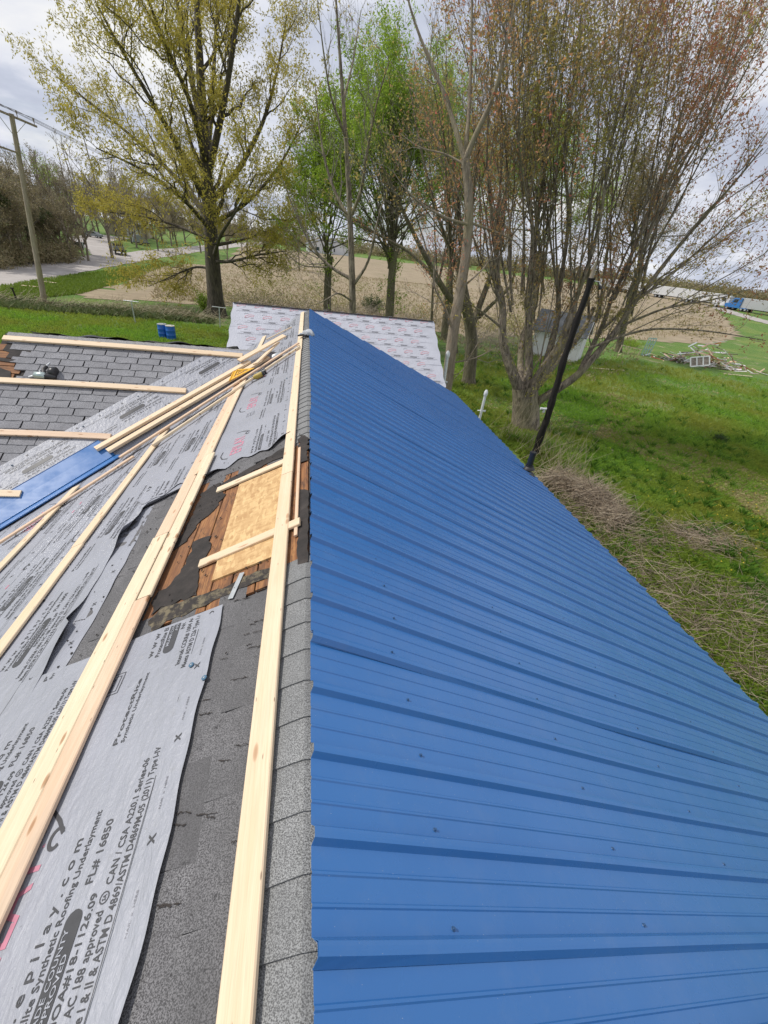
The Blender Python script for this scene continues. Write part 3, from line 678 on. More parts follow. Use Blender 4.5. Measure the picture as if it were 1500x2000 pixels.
# sheet next to the ridge beyond the hole
s3 = under_sheet('underlayment_sheet', fL, 0.06, 1.62, lambda v: 3.42+.16*math.sin(v*9)*.4+.25*max(0, .45-v), lambda v: 11.2 if v < .40 else val_y(v)+.12, .0165, 3.7, nu=40, nv=120) if False else None
def under_cols(name, vs, y0f, y1f, h0, seed, nv=60, mat=UND, lipv=0.):
    V = []
    for v in vs:
        a, b = y0f(v), y1f(v)
        for j in range(nv):
            u = a + (b-a)*j/(nv-1); V.append(Lp(v, u, h0 + float(wrinkle(u, v, seed)) + lipv*max(0, 1-(u-a)/.08)**2*max(0, math.sin(v*8))))
    n = len(vs); F = [(i*nv+j, i*nv+j+1, (i+1)*nv+j+1, (i+1)*nv+j) for i in range(n-1) for j in range(nv-1)]
    nn = np.cross(V[F[0][1]]-V[F[0][0]], V[F[0][3]]-V[F[0][0]])
    if nn[2] < 0: F = [tuple(reversed(f)) for f in F]
    return hp(fobj(name, np.array(V), np.array(F), mat, None, True))
near_e = lambda v: 3.46 + .05*math.sin(v*11+1) + .03*math.sin(v*31) + .38*max(0, .50-v)
s3 = under_cols('underlayment_sheet', np.linspace(.16, .44, 10), near_e, lambda v: 11.15 if v < .36 else 11.15-(v-.36)*2, .0185, 3.7, 130, lipv=.03)
s3b = under_cols('underlayment_sheet', np.linspace(.43, 1.66, 36), near_e, lambda v: val_y(v)+.10, .0185, 3.7, 70, lipv=.04)
for k in range(0, 7):
    lay_print(s3b, fL, .20, 3.62+k*1.28, .0185, 3.7, lambda u, v: u > near_e(v)+.02 and (u < val_y(v)+.05) and .45 < v < 1.64, BLK if k < 2 else BLKS)
    lay_print(s3b, fL, 1.16, 3.2+k*1.28, .0185, 3.7, lambda u, v: u > near_e(v)+.02 and (u < val_y(v)+.05) and 1.19 < v < 1.64, BLK if k < 2 else BLKS)
    lay_print(s3, fL, .20, 3.62+k*1.28, .0185, 3.7, lambda u, v: u > near_e(v)+.02 and u < 11.1 and v < .42, BLK if k < 2 else BLKS)
s5 = under_cols('underlayment_sheet', np.linspace(.40, 1.95, 30), lambda v: 7.35+.88*(CA*v-.34), lambda v: max(11.25-1.25*v, 7.4+.88*(CA*v-.34)), .0145, 4.4, 40)
for k in range(-1, 4): lay_print(s5, fL, .20, 7.4+k*1.28, .0145, 4.4, lambda u, v: 7.4+.88*(CA*v-.34) < u < 11.2-1.25*v and v > .42, BLKS)
s4 = under_cols('underlayment_sheet', np.linspace(2.56, 5.3, 50), lambda v: -3.2, lambda v: val_y(v)+.08, .0100, 6.2, 120)
for k in range(-2, 5): lay_print(s4, fL, 2.60, .1+k*1.28, .0100, 6.2, lambda u, v: u < val_y(v)+.02, BLK if k < 2 else BLKS)
# strip over the valley, on the wing side
fV = lambda v, u, h: Vw(u, v, h)
s6 = hp(fobj('underlayment_sheet', *(lambda us, vs: (np.array([Vw(u, min(v, max(.0, (WRY-.03-VT[1]-VD[1]*u)/VWP[1])), .027+float(wrinkle(u, v, 8.))) for u in us for v in vs]), np.array([(i*len(vs)+j, i*len(vs)+j+1, (i+1)*len(vs)+j+1, (i+1)*len(vs)+j) for i in range(len(us)-1) for j in range(len(vs)-1)])))(np.linspace(.0, 6.6, 90), np.linspace(-.02, .74, 14)), UND, None, True))
def valley_print(u0):
    for (arr, ink) in zip(BLKS if u0 < 1 else BLK, (INK, INKG, INKR)):
        if arr is None: continue
        V, T = arr; uu = u0 + 1.22 - V[:, 0]; vv = .74 - V[:, 1]; keep = (vv > .02) & (vv < (WRY-.06-VT[1]-VD[1]*uu)/VWP[1])
        # trim where the strip runs up under the ridge
        kf = keep[T].all(1)
        if not kf.any(): continue
        W3 = np.array([Vw(a, b, .0295+float(wrinkle(a, b, 8.))) for a, b in zip(uu, vv)]); T2 = T[kf]; used = np.unique(T2); mp = -np.ones(len(W3), int); mp[used] = np.arange(len(used)); kind(fobj('print', W3[used], mp[T2], ink, s6), 'stuff')
for k in range(0, 5): valley_print(k*1.28)
# plastic cap nails
cap_pts = [Lp(.548, 1.30, .027), Lp(.462, 1.20, .028), Lp(.30, 5.6, .022), Lp(1.28, 4.6, .022), Lp(.62, 6.9, .022)] + [Vw(s, .66, .030) for s in (2.2, 3.0, 3.9, 4.6, 5.2)]
CAPC = plain('blue_grey_cap', (.06, .14, .22), .4)
for p in cap_pts:
    o = hp(cyl('cap_nail', p, p + ezL*.003, .0125, .0115, CAPC, None, 12)); q = cyl('nail_head', p + ezL*.002, p + ezL*.0042, .004, .004, ZINC, o, 8)

# --- battens on the left slope
B = []
def lb(d, y0, y1, w, h0, mat, th=.019, bow=0.): B.append(hp(board('batten', Lp(d, y0, h0), Lp(d, y1, h0), ezL, w, th, mat, None, bow)))
lb(.160, -2.2, 2.78, .089, .022, LUM); lb(.158, 2.785, 6.95, .089, .022, LUMW); lb(.150, 6.955, 11.22, .089, .022, LUMW)
lb(1.125, -2.6, 2.62, .120, .024, LUMW); lb(1.115, 2.625, 6.72, .115, .024, LUMP)
lb(1.005, -2.4, 1.92, .089, .034, LUMP); lb(.995, 1.925, 3.86, .089, .034, LUMW); lb(1.03, 3.5, 6.68, .089, .030, LUM)
lb(2.02, -2.4, 3.05, .105, .022, LUM); lb(2.03, 3.055, 5.62, .105, .022, LUM)
lb(2.93, -1.0, 4.75, .10, .020, LUM); lb(3.85, -1.0, 3.9, .10, .020, LUM)
lb(1.04, 8.35, 10.05, .089, .022, LUMW); lb(1.98, 9.05, 9.95, .089, .022, LUMW)
# short cross pieces over the strand board
hp(board('batten', Lp(.115, 3.035, .018), Lp(.775, 3.035, .010), ezL, .075, .019, LUMW)); hp(board('batten', Lp(.045, 2.095, .018), Lp(.70, 2.085, .010), ezL, .070, .019, LUM))
hp(board('batten', Lp(.075, 1.98, .012), Lp(.075, 3.2, .012), ezL, .022, .012, LUMP))

# ================================================================== SIDE WING
wall_z = 0
XL = -4.32
slab('roof_deck', [Wp(XL, 0, -.012), Wp(-.42, 0, -.012), Wp(-.42, .02, -.012), Vw(6.6, .02, -.012), Wp(XL, 4.9, -.012)], .02, FELT)
slab('roof_deck', [np.array([XL, WRY+.004, WRZ-.01]), np.array([-.40, WRY+.004, WRZ-.01]), np.array([-2.2, WRY+2.2, WRZ-1.25]), np.array([XL, WRY+2.2, WRZ-1.25])], .02, SH_WING)
TABS_W = [tab_mesh('shingle', .293, .140, .015, SH_WING, 50+k) for k in range(7)]
exW, eyW, ezW = np.array([1., 0, 0]), np.array([0, -WC, -WSN]), NW
exW2 = np.cross(eyW, ezW)
def wing_t(x, d):                            # distance above the valley, measured on the wing
    return float(np.dot(Wp(x, d) - VT, VWP))
cnt = 0
for r in range(0, 27):
    d = .07 + r*.127
    for k in range(0, 15):
        x = XL + .16 + k*.305 + (.1525 if r % 2 else 0) + (.07 if r % 3 == 0 else 0)
        if wing_t(x+.10, d+.08) < .50 or x > -.7: continue
        if x < XL + .46 and .28 < d < .95 and not (x > XL+.3 and r in (3, 7)): continue
        q = bpy.data.objects.new('shingle', TABS_W[(k*5+r*3+k*r) % 7]); link(q); hp(q)
        rz = random.gauss(0, .012); ex_ = exW2*math.cos(rz)+eyW*math.sin(rz); ey_ = np.cross(ezW, ex_)
        q.matrix_local = frame(Wp(x + random.uniform(-.004, .004), d, .001), ex_, ey_, ezW); cnt += 1
# torn corner: bare planks and felt
for k in range(5):
    hp(board('old_plank', Wp(XL+.01, .30+k*.14, -.008), Wp(XL+.40-.05*(k % 3), .30+k*.14, -.008), ezW, .13, .012, OLDW))
def wpoly(name, pts, h, mat):
    bm = bmesh.new(); vs = [bm.verts.new(Wp(XL+a, b, h+random.uniform(0, .006))) for a, b in pts]; f = bm.faces.new(vs); bmesh.ops.recalc_face_normals(bm, faces=[f]); o = from_bm(name, bm, mat); md = o.modifiers.new('t', 'SOLIDIFY'); md.thickness = .003; return hp(o)
wpoly('roofing_felt', [(.10, .24), (.42, .26), (.44, .40), (.38, .52), (.16, .50), (.18, .40), (.08, .36)], .008, FELT)
wpoly('roofing_felt', [(.0, .66), (.14, .70), (.30, .76), (.34, .90), (.20, .98), (0, 1.0)], .008, FELT)
wpoly('roofing_felt', [(.0, .50), (.16, .52), (.40, .54), (.36, .60), (.14, .58), (0, .56)], .010, FELT)
for k in range(30):                          # caps along the wing ridge
    x = XL + .05 + k*.13
    if x > -.62: break
    V = []
    for xx, h in ((x, .020), (x+.15, .012)):
        for dd in (.16, .05, .0): V.append(Wp(xx, dd, h - (.006 if dd > .1 else 0)))
        V.append(np.array([xx, WRY+.12, WRZ-.055+h]))
    hp(obj('ridge_cap', V, [(4, 5, 1, 0), (5, 6, 2, 1), (6, 7, 3, 2)] and [(0, 1, 5, 4), (1, 2, 6, 5), (2, 3, 7, 6)], SH_WCAP))
for i, (Yb, x1, mt) in enumerate([(7.15, -1.02, LUM), (6.45, -1.74, LUM), (5.69, -2.55, LUMP), (4.92, -3.33, LUMW)]):
    d = (WRY-Yb)/WC; hp(board('batten', Wp(XL-.06 + (.10 if i == 0 else 0), d, .020), Wp(x1, d + (.012 if i == 0 else 0), .020), ezW, .089, .030, mt, None, .01))
# black sheet lapped over the far side of the ridge
us = np.linspace(XL+.28, -1.12, 50); V = []
for u in us:
    for j, yy in enumerate((.04, .10, .22, .5, .9)):
        V.append((u, WRY+yy, WRZ - .567*yy + .045 + .014*math.sin(u*6+j)+.012*math.sin(u*15) + (.03 if j in (1, 2) else 0)*(1 if u > -3.9 else .3)))
F = [(i*5+j, (i+1)*5+j, (i+1)*5+j+1, i*5+j+1) for i in range(49) for j in range(4)]
hp(fobj('tarpaulin', V, F, TARP, None, True))
# blue valley flashing, first length
V = []; ss = np.linspace(2.98, 6.4, 24)
for s_ in ss:
    for f_, t, h in ((Vw, .34, .042), (Vw, .335, .036), (Vw, .18, .034), (Vw, .02, .034), (Vw, .0, .050), (Vl, .02, .032), (Vl, .17, .024), (Vl, .25, .026), (Vl, .255, .040)): V.append(f_(s_ + (.05*t if f_ is Vw else -.22*t)*1., t, h))
F = [(i*9+j, i*9+j+1, (i+1)*9+j+1, (i+1)*9+j) for i in range(23) for j in range(8)]
fl = hp(fobj('valley_flashing', V, F, BLUE)); md = fl.modifiers.new('t', 'SOLIDIFY'); md.thickness = .0012; md.offset = -1

# ================================================================== REAR WING
XB0, XB1 = -2.41, 4.33
BD = 3.02
slab('roof_deck', [Bp(XB0, 0, -.012), Bp(XB1, 0, -.012), Bp(XB1, BD, -.012), Bp(XB0, BD+1.2, -.012)], .03, OLDW)
slab('roof_deck', [np.array([XB0, BRY+.005, BRZ-.012]), np.array([XB1, BRY+.005, BRZ-.012]), np.array([XB1, BRY+2.6, BRZ-1.57]), np.array([XB0, BRY+2.6, BRZ-1.57])], .03, SH_WING)
fB = lambda v, u, h: Bp(u, v, h)
for r in range(3):
    v0, v1 = r*1.02-.02, min((r+1)*1.02+.06, BD+.03 if r == 2 else 9); hh = .012 - .003*r
    xs = np.linspace(XB0-.02, XB1+.03, 60); vs = np.linspace(v0, v1, 10)
    V = [Bp(x + (.02*math.sin(v*9) if i in (0, 59) else 0), v, hh + float(wrinkle(x, v, r*2.))) for i, x in enumerate(xs) for v in vs]
    F = [(i*10+j, i*10+j+1, (i+1)*10+j+1, (i+1)*10+j) for i in range(59) for j in range(9)]
    sh = hp(fobj('underlayment_sheet', V, F, UND_LIT, None, True))
    if r == 2:
        pass
    # faded print: outlined logo, bar and lines of small words, staggered rows
    for row in range(2):
        for k in range(-1, 14):
            x = XB0 + .1 + k*.56 + (.28 if row else 0) + .11*r; v = v0 + .16 + row*.50
            if x < XB0+.05 or x > XB1-.42: continue
            parts_r = [strip2([(.02, .02), (.10, .02), (.16, .07), (.27, .07), (.30, .12), (.22, .15), (.12, .14), (.03, .08), (.02, .02)], .022)]
            parts_k = [strip2([(-.02, .17), (.05, .205), (.13, .20)], .013), strip2([(.0, .0), (.06, -.01), (.09, .015)], .012), strip2([(.2, -.02), (.3, .01)], .012)]
            bar = [rect2(.20, -.165, .42, -.130)] + [strip2([(.10, -.115+.0), (.5, -.112)], .006), strip2([(.05, -.185), (.56, -.182)], .006), strip2([(.0, -.215), (.5, -.212)], .006)]
            for prt, ink in ((parts_r, INKRW), (parts_k, INKG), (bar, INKG)):
                A, T = join_arrays(prt); W3 = np.array([Bp(x+a, v-b, hh+.004+float(wrinkle(x+a, v-b, r*2.))) for a, b in A]); kind(fobj('print', W3, T, ink, sh), 'stuff')
hp(board('eave_board', Bp(XB0, BD-.02, -.10), Bp(XB1, BD-.02, -.10), (0, -.9, .2), .10, .02, WHITEP)); hp(board('ridge_strip', Bp(XB0, -.02, .018), Bp(XB1, -.02, .018), (0, 0, 1), .12, .008, FELT))
# walls below the roofs
def wall(pts, mat=WALLM):
    V = [(x, y, 0 - .05) for x, y, z in pts] + [tuple(p) for p in pts]; n = len(pts)
    return hp(obj('wall', V, [(i, i+1, n+i+1, n+i) for i in range(n-1)], mat))
we = ZR - SA*5.0 - .06
wall([(4.45, -4, we), (4.45, 12.8, we)]); wall([(-4.45, -4, we), (-4.45, 3.4, we)]); wall([(-4.45, -4, we), (0, -4, ZR-.1), (4.45, -4, we)])
wall([(-1.65, 9.3, ZR-.85), (-.05, 11.1, ZR-.1), (4.45, 12.85, ZR-2.3)]); wall([(XL+.2, 3.4, WRZ-2.4), (XL+.2, WRY, WRZ-.1), (XL+.2, WRY+2.1, WRZ-1.3)]); wall([(XL+.2, 3.4, WRZ-2.4), (-4.45, 3.4, WRZ-2.4)]); wall([(XL+.2, WRY+2.1, WRZ-1.3), (-2.2, WRY+2.1, WRZ-1.3), (-2.2, 18.2, BRZ-1.6)])
wall([(4.15, 13.3, BRZ-1.65), (4.15, BRY, BRZ-.1), (4.15, 18.3, BRZ-1.6), (-2.2, 18.3, BRZ-1.6)]); wall([(-2.2, 13.0, BRZ-1.9), (4.15, 13.4, BRZ-1.72)])
# --- plumbing vent with rubber boot through the metal
vd, vy = 4.62, 0
n_ = np.array([SA, 0, CA]); dr = ray(1030, 922); o_ = np.array([0, 0, ZR]) + n_*(HM); pv = CAM + dr*((n_@o_ - n_@CAM)/(n_@dr)); up = np.array([0, 0, 1.])
ve = hp(link(bpy.data.objects.new('vent_pipe', None)))
cyl('pipe', pv + up*.02, pv + up*.46, .063, .063, PLASTIC, ve, 20); cyl('pipe_mouth', pv + up*.435, pv + up*.462, .067, .067, PLASTIC, ve, 20)
tube_obj('boot', [pv - n_*.02, pv + n_*.01, pv + n_*.015, pv + n_*.05+up*.03, pv + up*.15, pv + up*.17], [.20, .195, .155, .115, .080, .07], 20, RUBBER, ve)
cyl('boot_flange', pv - n_*.01, pv + n_*.004, .205, .20, ZINC, ve, 20); cyl('clamp', pv + up*.15, pv + up*.165, .082, .082, PLASTIC, ve, 20)
# ================================================================== LOOSE THINGS ON THE ROOF
def loose(p0, p1, w, th, mat, label, upv=ezL, bow=0.):
    return tag(board('loose_board', p0, p1, upv, w, th, mat, None, bow), label, 'board', 'loose boards along the valley')
def LQ(px, py, h): d, y = L2(px, py, h); return Lp(d, y, h)
UPV = nrm(NW*.5 + NL*.5)
VW0 = lambda s, t, h: VT + VD*s + (VWP*t if t > 0 else VLP*(-t)) + UPV*h
loose(VW0(3.10, .20, .038), VW0(.62, .16, .050), .089, .038, LUMW, 'thick pale board in the valley, on the side of the shingled wing', UPV)
loose(VW0(3.02, .055, .060), VW0(.35, .03, .070), .089, .038, LUM, 'thick knotty board running down the very bottom of the valley', UPV)
loose(LQ(235, 895, .05), LQ(583, 672, .06), .070, .024, LUMP, 'long thin pink board resting on batten ends beside the valley, ridge side', ezL)
loose(LQ(300, 872, .045), LQ(586, 679, .05), .040, .030, LUMW, 'long narrow strip just under the pink board by the valley', ezL)
loose(LQ(0, 1062, .035), LQ(262, 893, .035), .060, .022, LUMP, 'thin board along the lower edge of the blue valley flashing', ezL)
loose(VW0(.75, .22, .10), VW0(-.15, .18, .12), .10, .024, LUM, 'short wide offcut at the top end of the valley boards', UPV)
loose(LQ(500, 712, .13), LQ(543, 671, .17), .092, .022, LUMW, 'short board laid slantwise across the top of the valley boards', ezL)
loose(LQ(521, 664, .03), LQ(570, 640, .03), .035, .020, LUMW, 'slim white stick lying alone on underlayment near the ridge', ezL)
loose(LQ(450, 687, .06), LQ(496, 687, .03), .022, .012, LUMP, 'thin lath at the end of the wing ridge', ezL)
def VQ(px, py, h):
    o_ = VT + UPV*h; d_ = ray(px, py); return CAM + d_*((UPV@o_ - UPV@CAM)/(UPV@d_))
# speed square
def plate(name, outer, inner, th, mat, M, parent=None):
    bm = bmesh.new(); n = len(outer)
    vo = [bm.verts.new((x, y, 0)) for x, y in outer]; vi = [bm.verts.new((x, y, 0)) for x, y in inner]
    for i in range(n): bm.faces.new((vo[i], vo[(i+1) % n], vi[(i+1) % n], vi[i]))
    r = bmesh.ops.extrude_face_region(bm, geom=bm.faces[:]); bmesh.ops.translate(bm, vec=(0, 0, th), verts=[v for v in r['geom'] if isinstance(v, bmesh.types.BMVert)])
    bmesh.ops.recalc_face_normals(bm, faces=bm.faces); o = from_bm(name, bm, mat, parent); o.matrix_local = M; return o
a_, b_, c_ = VQ(460, 722, .125), VQ(500, 719, .125), VQ(463, 743, .125)
ex = nrm(b_-a_); ez = nrm(np.cross(ex, c_-a_)); ez = -ez if ez[2] < 0 else ez; ey = np.cross(ez, ex)
la, lb_ = .30, .30; sgn = 1 if np.dot(c_-a_, ey) > 0 else -1
sq = empty('speed_square', a_); tag(sq, 'yellow triangular speed square lying on the valley boards', 'square')
Mq = frame((0, 0, 0), ex, ey, ez)
plate('blade', [(0, 0), (la, 0), (0, sgn*la)], [(.035, sgn*.03), (la-.085, sgn*.03), (.035, sgn*(la-.085))], .006, YEL, Mq, sq)
plate('scale_bar', [(.05, sgn*.048), (la-.14, sgn*.048), (.05, sgn*(la-.14))], [(.066, sgn*.064), (la-.18, sgn*.064), (.066, sgn*(la-.18))], .005, YEL, Mq, sq)
box('fence', tuple(np.array(ex)*(-.006)+np.array(ey)*sgn*la/2), (.012, la, .03), YEL, sq).rotation_euler = Matrix([[Mq[i][j] for j in range(3)] for i in range(3)]).to_euler()
# cordless drill
p = LQ(500, 741, .03); dr_ = empty('cordless_drill', p); tag(dr_, 'black and yellow cordless drill lying on underlayment below the boards', 'drill')
ax_ = nrm(LQ(515, 731, .03)-LQ(488, 743, .03)); si = nrm(np.cross(ezL, ax_))
def rel(o, a, s, u): return (np.asarray(ax_)*a + si*s + ezL*u)
tube_obj('motor_housing', [rel(0, -.02, 0, .03), rel(0, .01, 0, .032), rel(0, .10, 0, .034), rel(0, .12, 0, .034)], [.022, .036, .036, .028], 14, DEW, dr_); tube_obj('chuck', [rel(0, -.09, 0, .03), rel(0, -.06, 0, .03), rel(0, -.02, 0, .03)], [.010, .020, .024], 12, PLASTIC, dr_)
tube_obj('handle', [rel(0, .07, 0, .03), rel(0, .085, .06, .025), rel(0, .09, .12, .022)], [.022, .02, .024], 10, PLASTIC, dr_); tube_obj('battery', [rel(0, .05, .12, .025), rel(0, .16, .12, .025)], [.045, .045], 4, PLASTIC, dr_); tube_obj('rear_cap', [rel(0, .12, 0, .034), rel(0, .15, 0, .034)], [.037, .030], 14, PLASTIC, dr_)
# utility knife / chalk reel
p = LQ(530, 706, .03); ck = empty('chalk_reel', p); tag(ck, 'silver chalk line reel with red grip near the ridge batten', 'chalk reel')
ax2 = nrm(LQ(548, 698, .03)-LQ(522, 712, .03)); si2 = nrm(np.cross(ezL, ax2)); r2 = lambda a, s, u: ax2*a + si2*s + ezL*u
tube_obj('case', [r2(.02, 0, .02), r2(.06, 0, .03), r2(.14, 0, .03), r2(.22, 0, .022)], [.028, .05, .05, .018], 12, STEEL, ck); tube_obj('grip', [r2(-.03, 0, .015), r2(.02, 0, .02)], [.02, .027], 12, REDP, ck); tube_obj('tail', [r2(-.14, -.01, .012), r2(-.08, 0, .014), r2(-.03, 0, .015)], [.012, .018, .02], 10, PLASTIC, ck); tube_obj('crank', [r2(.10, 0, .03), r2(.10, .06, .05), r2(.13, .08, .05)], [.006, .006, .008], 8, ZINC, ck)
# nail gun on the wing
q0 = at(96, 738, 6.60); pw = Wp(-3.56, (WRY-6.60)/WC, .012); ng = empty('nail_gun', pw); tag(ng, 'coil nail gun lying on dark shingles above a batten', 'nail gun')
rw = lambda x, d, h: exW*x + eyW*d + ezW*h
box_o = tube_obj('magazine_casting', [rw(-.15, .06, .025), rw(-.12, .055, .035), rw(-.02, .06, .04), rw(.0, .06, .035)], [.02, .05, .05, .045], 8, GUNGR, ng); tube_obj('nose', [rw(-.21, .075, .015), rw(-.15, .06, .02)], [.012, .022], 8, STEEL, ng)
tube_obj('coil_canister', [rw(.05, -.02, .02), rw(.055, -.02, .03), rw(.115, -.02, .035), rw(.12, -.02, .035)], [.05, .075, .075, .06], 18, PLASTIC, ng); tube_obj('handle', [rw(-.02, .03, .05), rw(-.045, -.05, .05), rw(-.03, -.11, .045)], [.028, .024, .026], 10, RUBBER, ng)
tube_obj('air_fitting', [rw(-.03, -.11, .045), rw(-.01, -.16, .05), rw(.0, -.19, .05)], [.018, .010, .007], 8, STEEL, ng); tube_obj('cylinder_head', [rw(.0, .06, .035), rw(.10, .07, .03), rw(.13, .07, .03)], [.045, .038, .02], 10, PLASTIC, ng); tube_obj('trigger_guard', [rw(-.06, .02, .06), rw(-.09, -.02, .055), rw(-.06, -.05, .05)], [.006]*3, 6, ZINC, ng)
# grey cap left at the ridge
p = Lp(.03, 7.92, .03); gc = empty('glove', p); tag(gc, 'crumpled grey work glove left on the ridge beside the blue metal', 'glove')
bm = bmesh.new()
bmesh.ops.create_icosphere(bm, subdivisions=3, radius=1)
for v in bm.verts:
    v.co = Vector((v.co.x*.10, v.co.y*.09, max(-.2, v.co.z)*.075)); v.co += Vector((math.sin(v.co.y*60)*.012, math.sin(v.co.x*50)*.014, math.sin(v.co.x*40+v.co.y*55)*.012))
from_bm('palm', bm, plain('grey_knit', (.42, .44, .47), .8), gc, True).location = (.03, .02, .025)
for k in range(4): tube_obj('finger', [np.array([-.05+.012*k, -.04+.03*k, .02]), np.array([-.11, -.07+.036*k, .012+.01*(k % 2)]), np.array([-.15+.01*k, -.09+.036*k, .006])], [.016, .015, .011], 8, MATS['grey_knit'] if k % 2 else RUBBER, gc)
tube_obj('thumb', [np.array([.0, -.06, .02]), np.array([-.03, -.11, .015]), np.array([-.06, -.13, .008])], [.017, .016, .012], 8, RUBBER, gc)

# ================================================================== YARD
def T0(px, py): return on_ground(px, py)
# barrels
for k, (px, py, lab) in enumerate([(320, 660, 'blue plastic drum with pale grey lid, the drum nearer the utility pole'), (333, 663, 'blue plastic drum with dusty tan lid, the drum nearer the huge tree')]):
    b = T0(px, py); b = b + (np.array([0, 0, 0]) if k == 0 else np.array([.10, -.05, 0]))
    o = empty('drum', b); tag(o, lab, 'drum', 'blue drums on the lawn')
    zs = [0, .02, .06, .28, .30, .32, .34, .56, .58, .60, .62, .84, .88]; rs = [.26, .285, .29, .29, .30, .30, .29, .29, .30, .30, .29, .29, .285]
    tube_obj('body', [np.array([0, 0, z]) for z in zs], rs, 24, BARREL, o); cyl('lid', (0, 0, .87), (0, 0, .905), .295, .29, LIDM if k else ZINC, o, 24); cyl('bung', (.12, .05, .9), (.12, .05, .925), .03, .03, PLASTIC, o, 10)
# clothesline posts
for k, (px, py, tpx, tpy, lab) in enumerate([(265, 632, 256, 588, 'grey metal clothesline post on the lawn left of the drums as seen from the house'), (430, 640, 428, 600, 'grey metal clothesline post by the foot of the big yellow-green tree')]):
    b = T0(px, py); t = at(tpx, tpy, b[1]); o = empty('clothesline_post', b); tag(o, lab if k else 'grey metal clothesline post standing between drums and utility pole', 'post', 'clothesline posts')
    cyl('pole', (0, 0, -.05), t-b, .045, .042, STEEL, o, 12); c = t-b; cyl('crossbar', c + np.array([-.55, .1, -.01]), c + np.array([.55, -.1, -.01]), .03, .03, STEEL, o, 10)
    for s_ in (-.5, 0, .5): cyl('hook', c + np.array([s_, -.2*s_*.9, -.02]), c + np.array([s_, -.2*s_*.9, .06]), .012, .01, ZINC, o, 6)
# utility pole and wires
pb = T0(88, 597); pt = at(22, 222, pb[1]); up_o = empty('utility_pole', pb); tag(up_o, 'leaning weathered wooden utility pole with crossarm beside the gravel road', 'utility pole')
tt = pt - pb; tube_obj('pole', [tt*s_ + np.array([0, 0, -.1 if s_ == 0 else 0]) for s_ in (0, .3, .6, 1)], [.21, .19, .17, .145], 14, POLEW, up_o)
def arm(c, half, nm='crossarm'):
    return c - half, c + half
ah = (at(66, 241, pb[1]+1.5) - pt); ah = nrm(ah)*1.9
c0 = tt*.985 - np.array([0, .16, 0]); board('crossarm', c0-ah, c0+ah, (0, 0, 1), .10, .12, POLEW, up_o)
ins = []
for s_ in (-.98, -.5, .28, .93):
    p = c0 + ah*s_ + np.array([0, 0, .12]); tube_obj('insulator', [p, p+np.array([0, 0, .16]), p+np.array([0, 0, .30]), p+np.array([0, 0, .36])], [.02, .03, .07, .05], 8, WEATH, up_o); ins.append(pb + p + np.array([0, 0, .36]))
for s_ in (-.55, .55): cyl('brace', c0 + ah*s_, tt*.90 - np.array([0, .12, 0]), .02, .02, ZINC, up_o, 6)
c1 = tt*.82 - np.array([0, .17, 0]); board('lower_arm', c1-ah*1.1, c1+ah*.12, (0, 0, 1), .09, .10, POLEW, up_o); cyl('brace', c1-ah*.6, tt*.74, .02, .02, ZINC, up_o, 6)
nb = T0(505, 482); nb = np.array([nb[0], nb[1], float(terrain(nb[0], nb[1]))]); up2 = empty('utility_pole', nb); tag(up2, 'distant wooden utility pole further along the gravel road', 'utility pole')
cyl('pole', (0, 0, -.1), (0, 0, 10.5), .17, .13, POLEW, up2, 10); board('crossarm', (-1.6, 0, 10), (1.6, 0, 10), (0, 0, 1), .1, .12, POLEW, up2)
prev = pb + (pb - nb)*.55; WIRE = plain('grey_wire', (.10, .10, .11), .5)
for k, p in enumerate(ins):
    q = nb + np.array([-1.5+k*1.0, 0, 10.35]); t = np.linspace(0, 1, 14)[:, None]; pts = p*(1-t) + q*t; pts[:, 2] -= (1.6*4*t*(1-t))[:, 0]
    q2 = p + (p-q)*.45; q2[2] = p[2]+.8; pt2 = p*(1-t) + q2*t; pt2[:, 2] -= (.8*4*t*(1-t))[:, 0]
    w_ = empty('power_line', p); tag(w_, ['overhead wire on the outermost road-side insulator of the leaning pole', 'overhead wire on the second insulator of the leaning pole, road side', 'overhead wire on the insulator just past the pole top', 'overhead wire on the field-side tip of the leaning pole crossarm'][k], 'wire', 'overhead wires')
    tube_obj('span', pts-p, [.014]*14, 4, WIRE, w_); tube_obj('span', pt2-p, [.014]*14, 4, WIRE, w_)
# small fence stake
b = T0(34, 592); o = empty('fence_stake', b); tag(o, 'short dark wooden stake in the rough grass by the utility pole', 'stake'); tube_obj('post', [(0, 0, -.1), (0, 0, .5), (-.04, 0, .95), (-.05, 0, 1.05)], [.07, .065, .06, .04], 8, CHAR, o); box('cap', (-.05, 0, 1.06), (.2, .12, .08), CHAR, o, .01)
for k, (px, py, l, r_, lab) in enumerate([(60, 562, 1.6, .1, 'pale plank on two stubs lying in roadside grass'), (98, 554, 1.3, -.1, 'pale plank lying in roadside grass behind the utility pole')]):
    b = T0(px, py); o = empty('plank', b, r_); tag(o, lab, 'plank'); board('board', (-l/2, 0, .12), (l/2, 0, .10), (0, 0, 1), .3, .05, LUMW, o); box('stub', (-.3, 0, .06), (.2, .2, .14), WEATH, o, .02)
    if k == 0: box('stub', (.3, 0, .06), (.25, .2, .14), WEATH, o, .02)
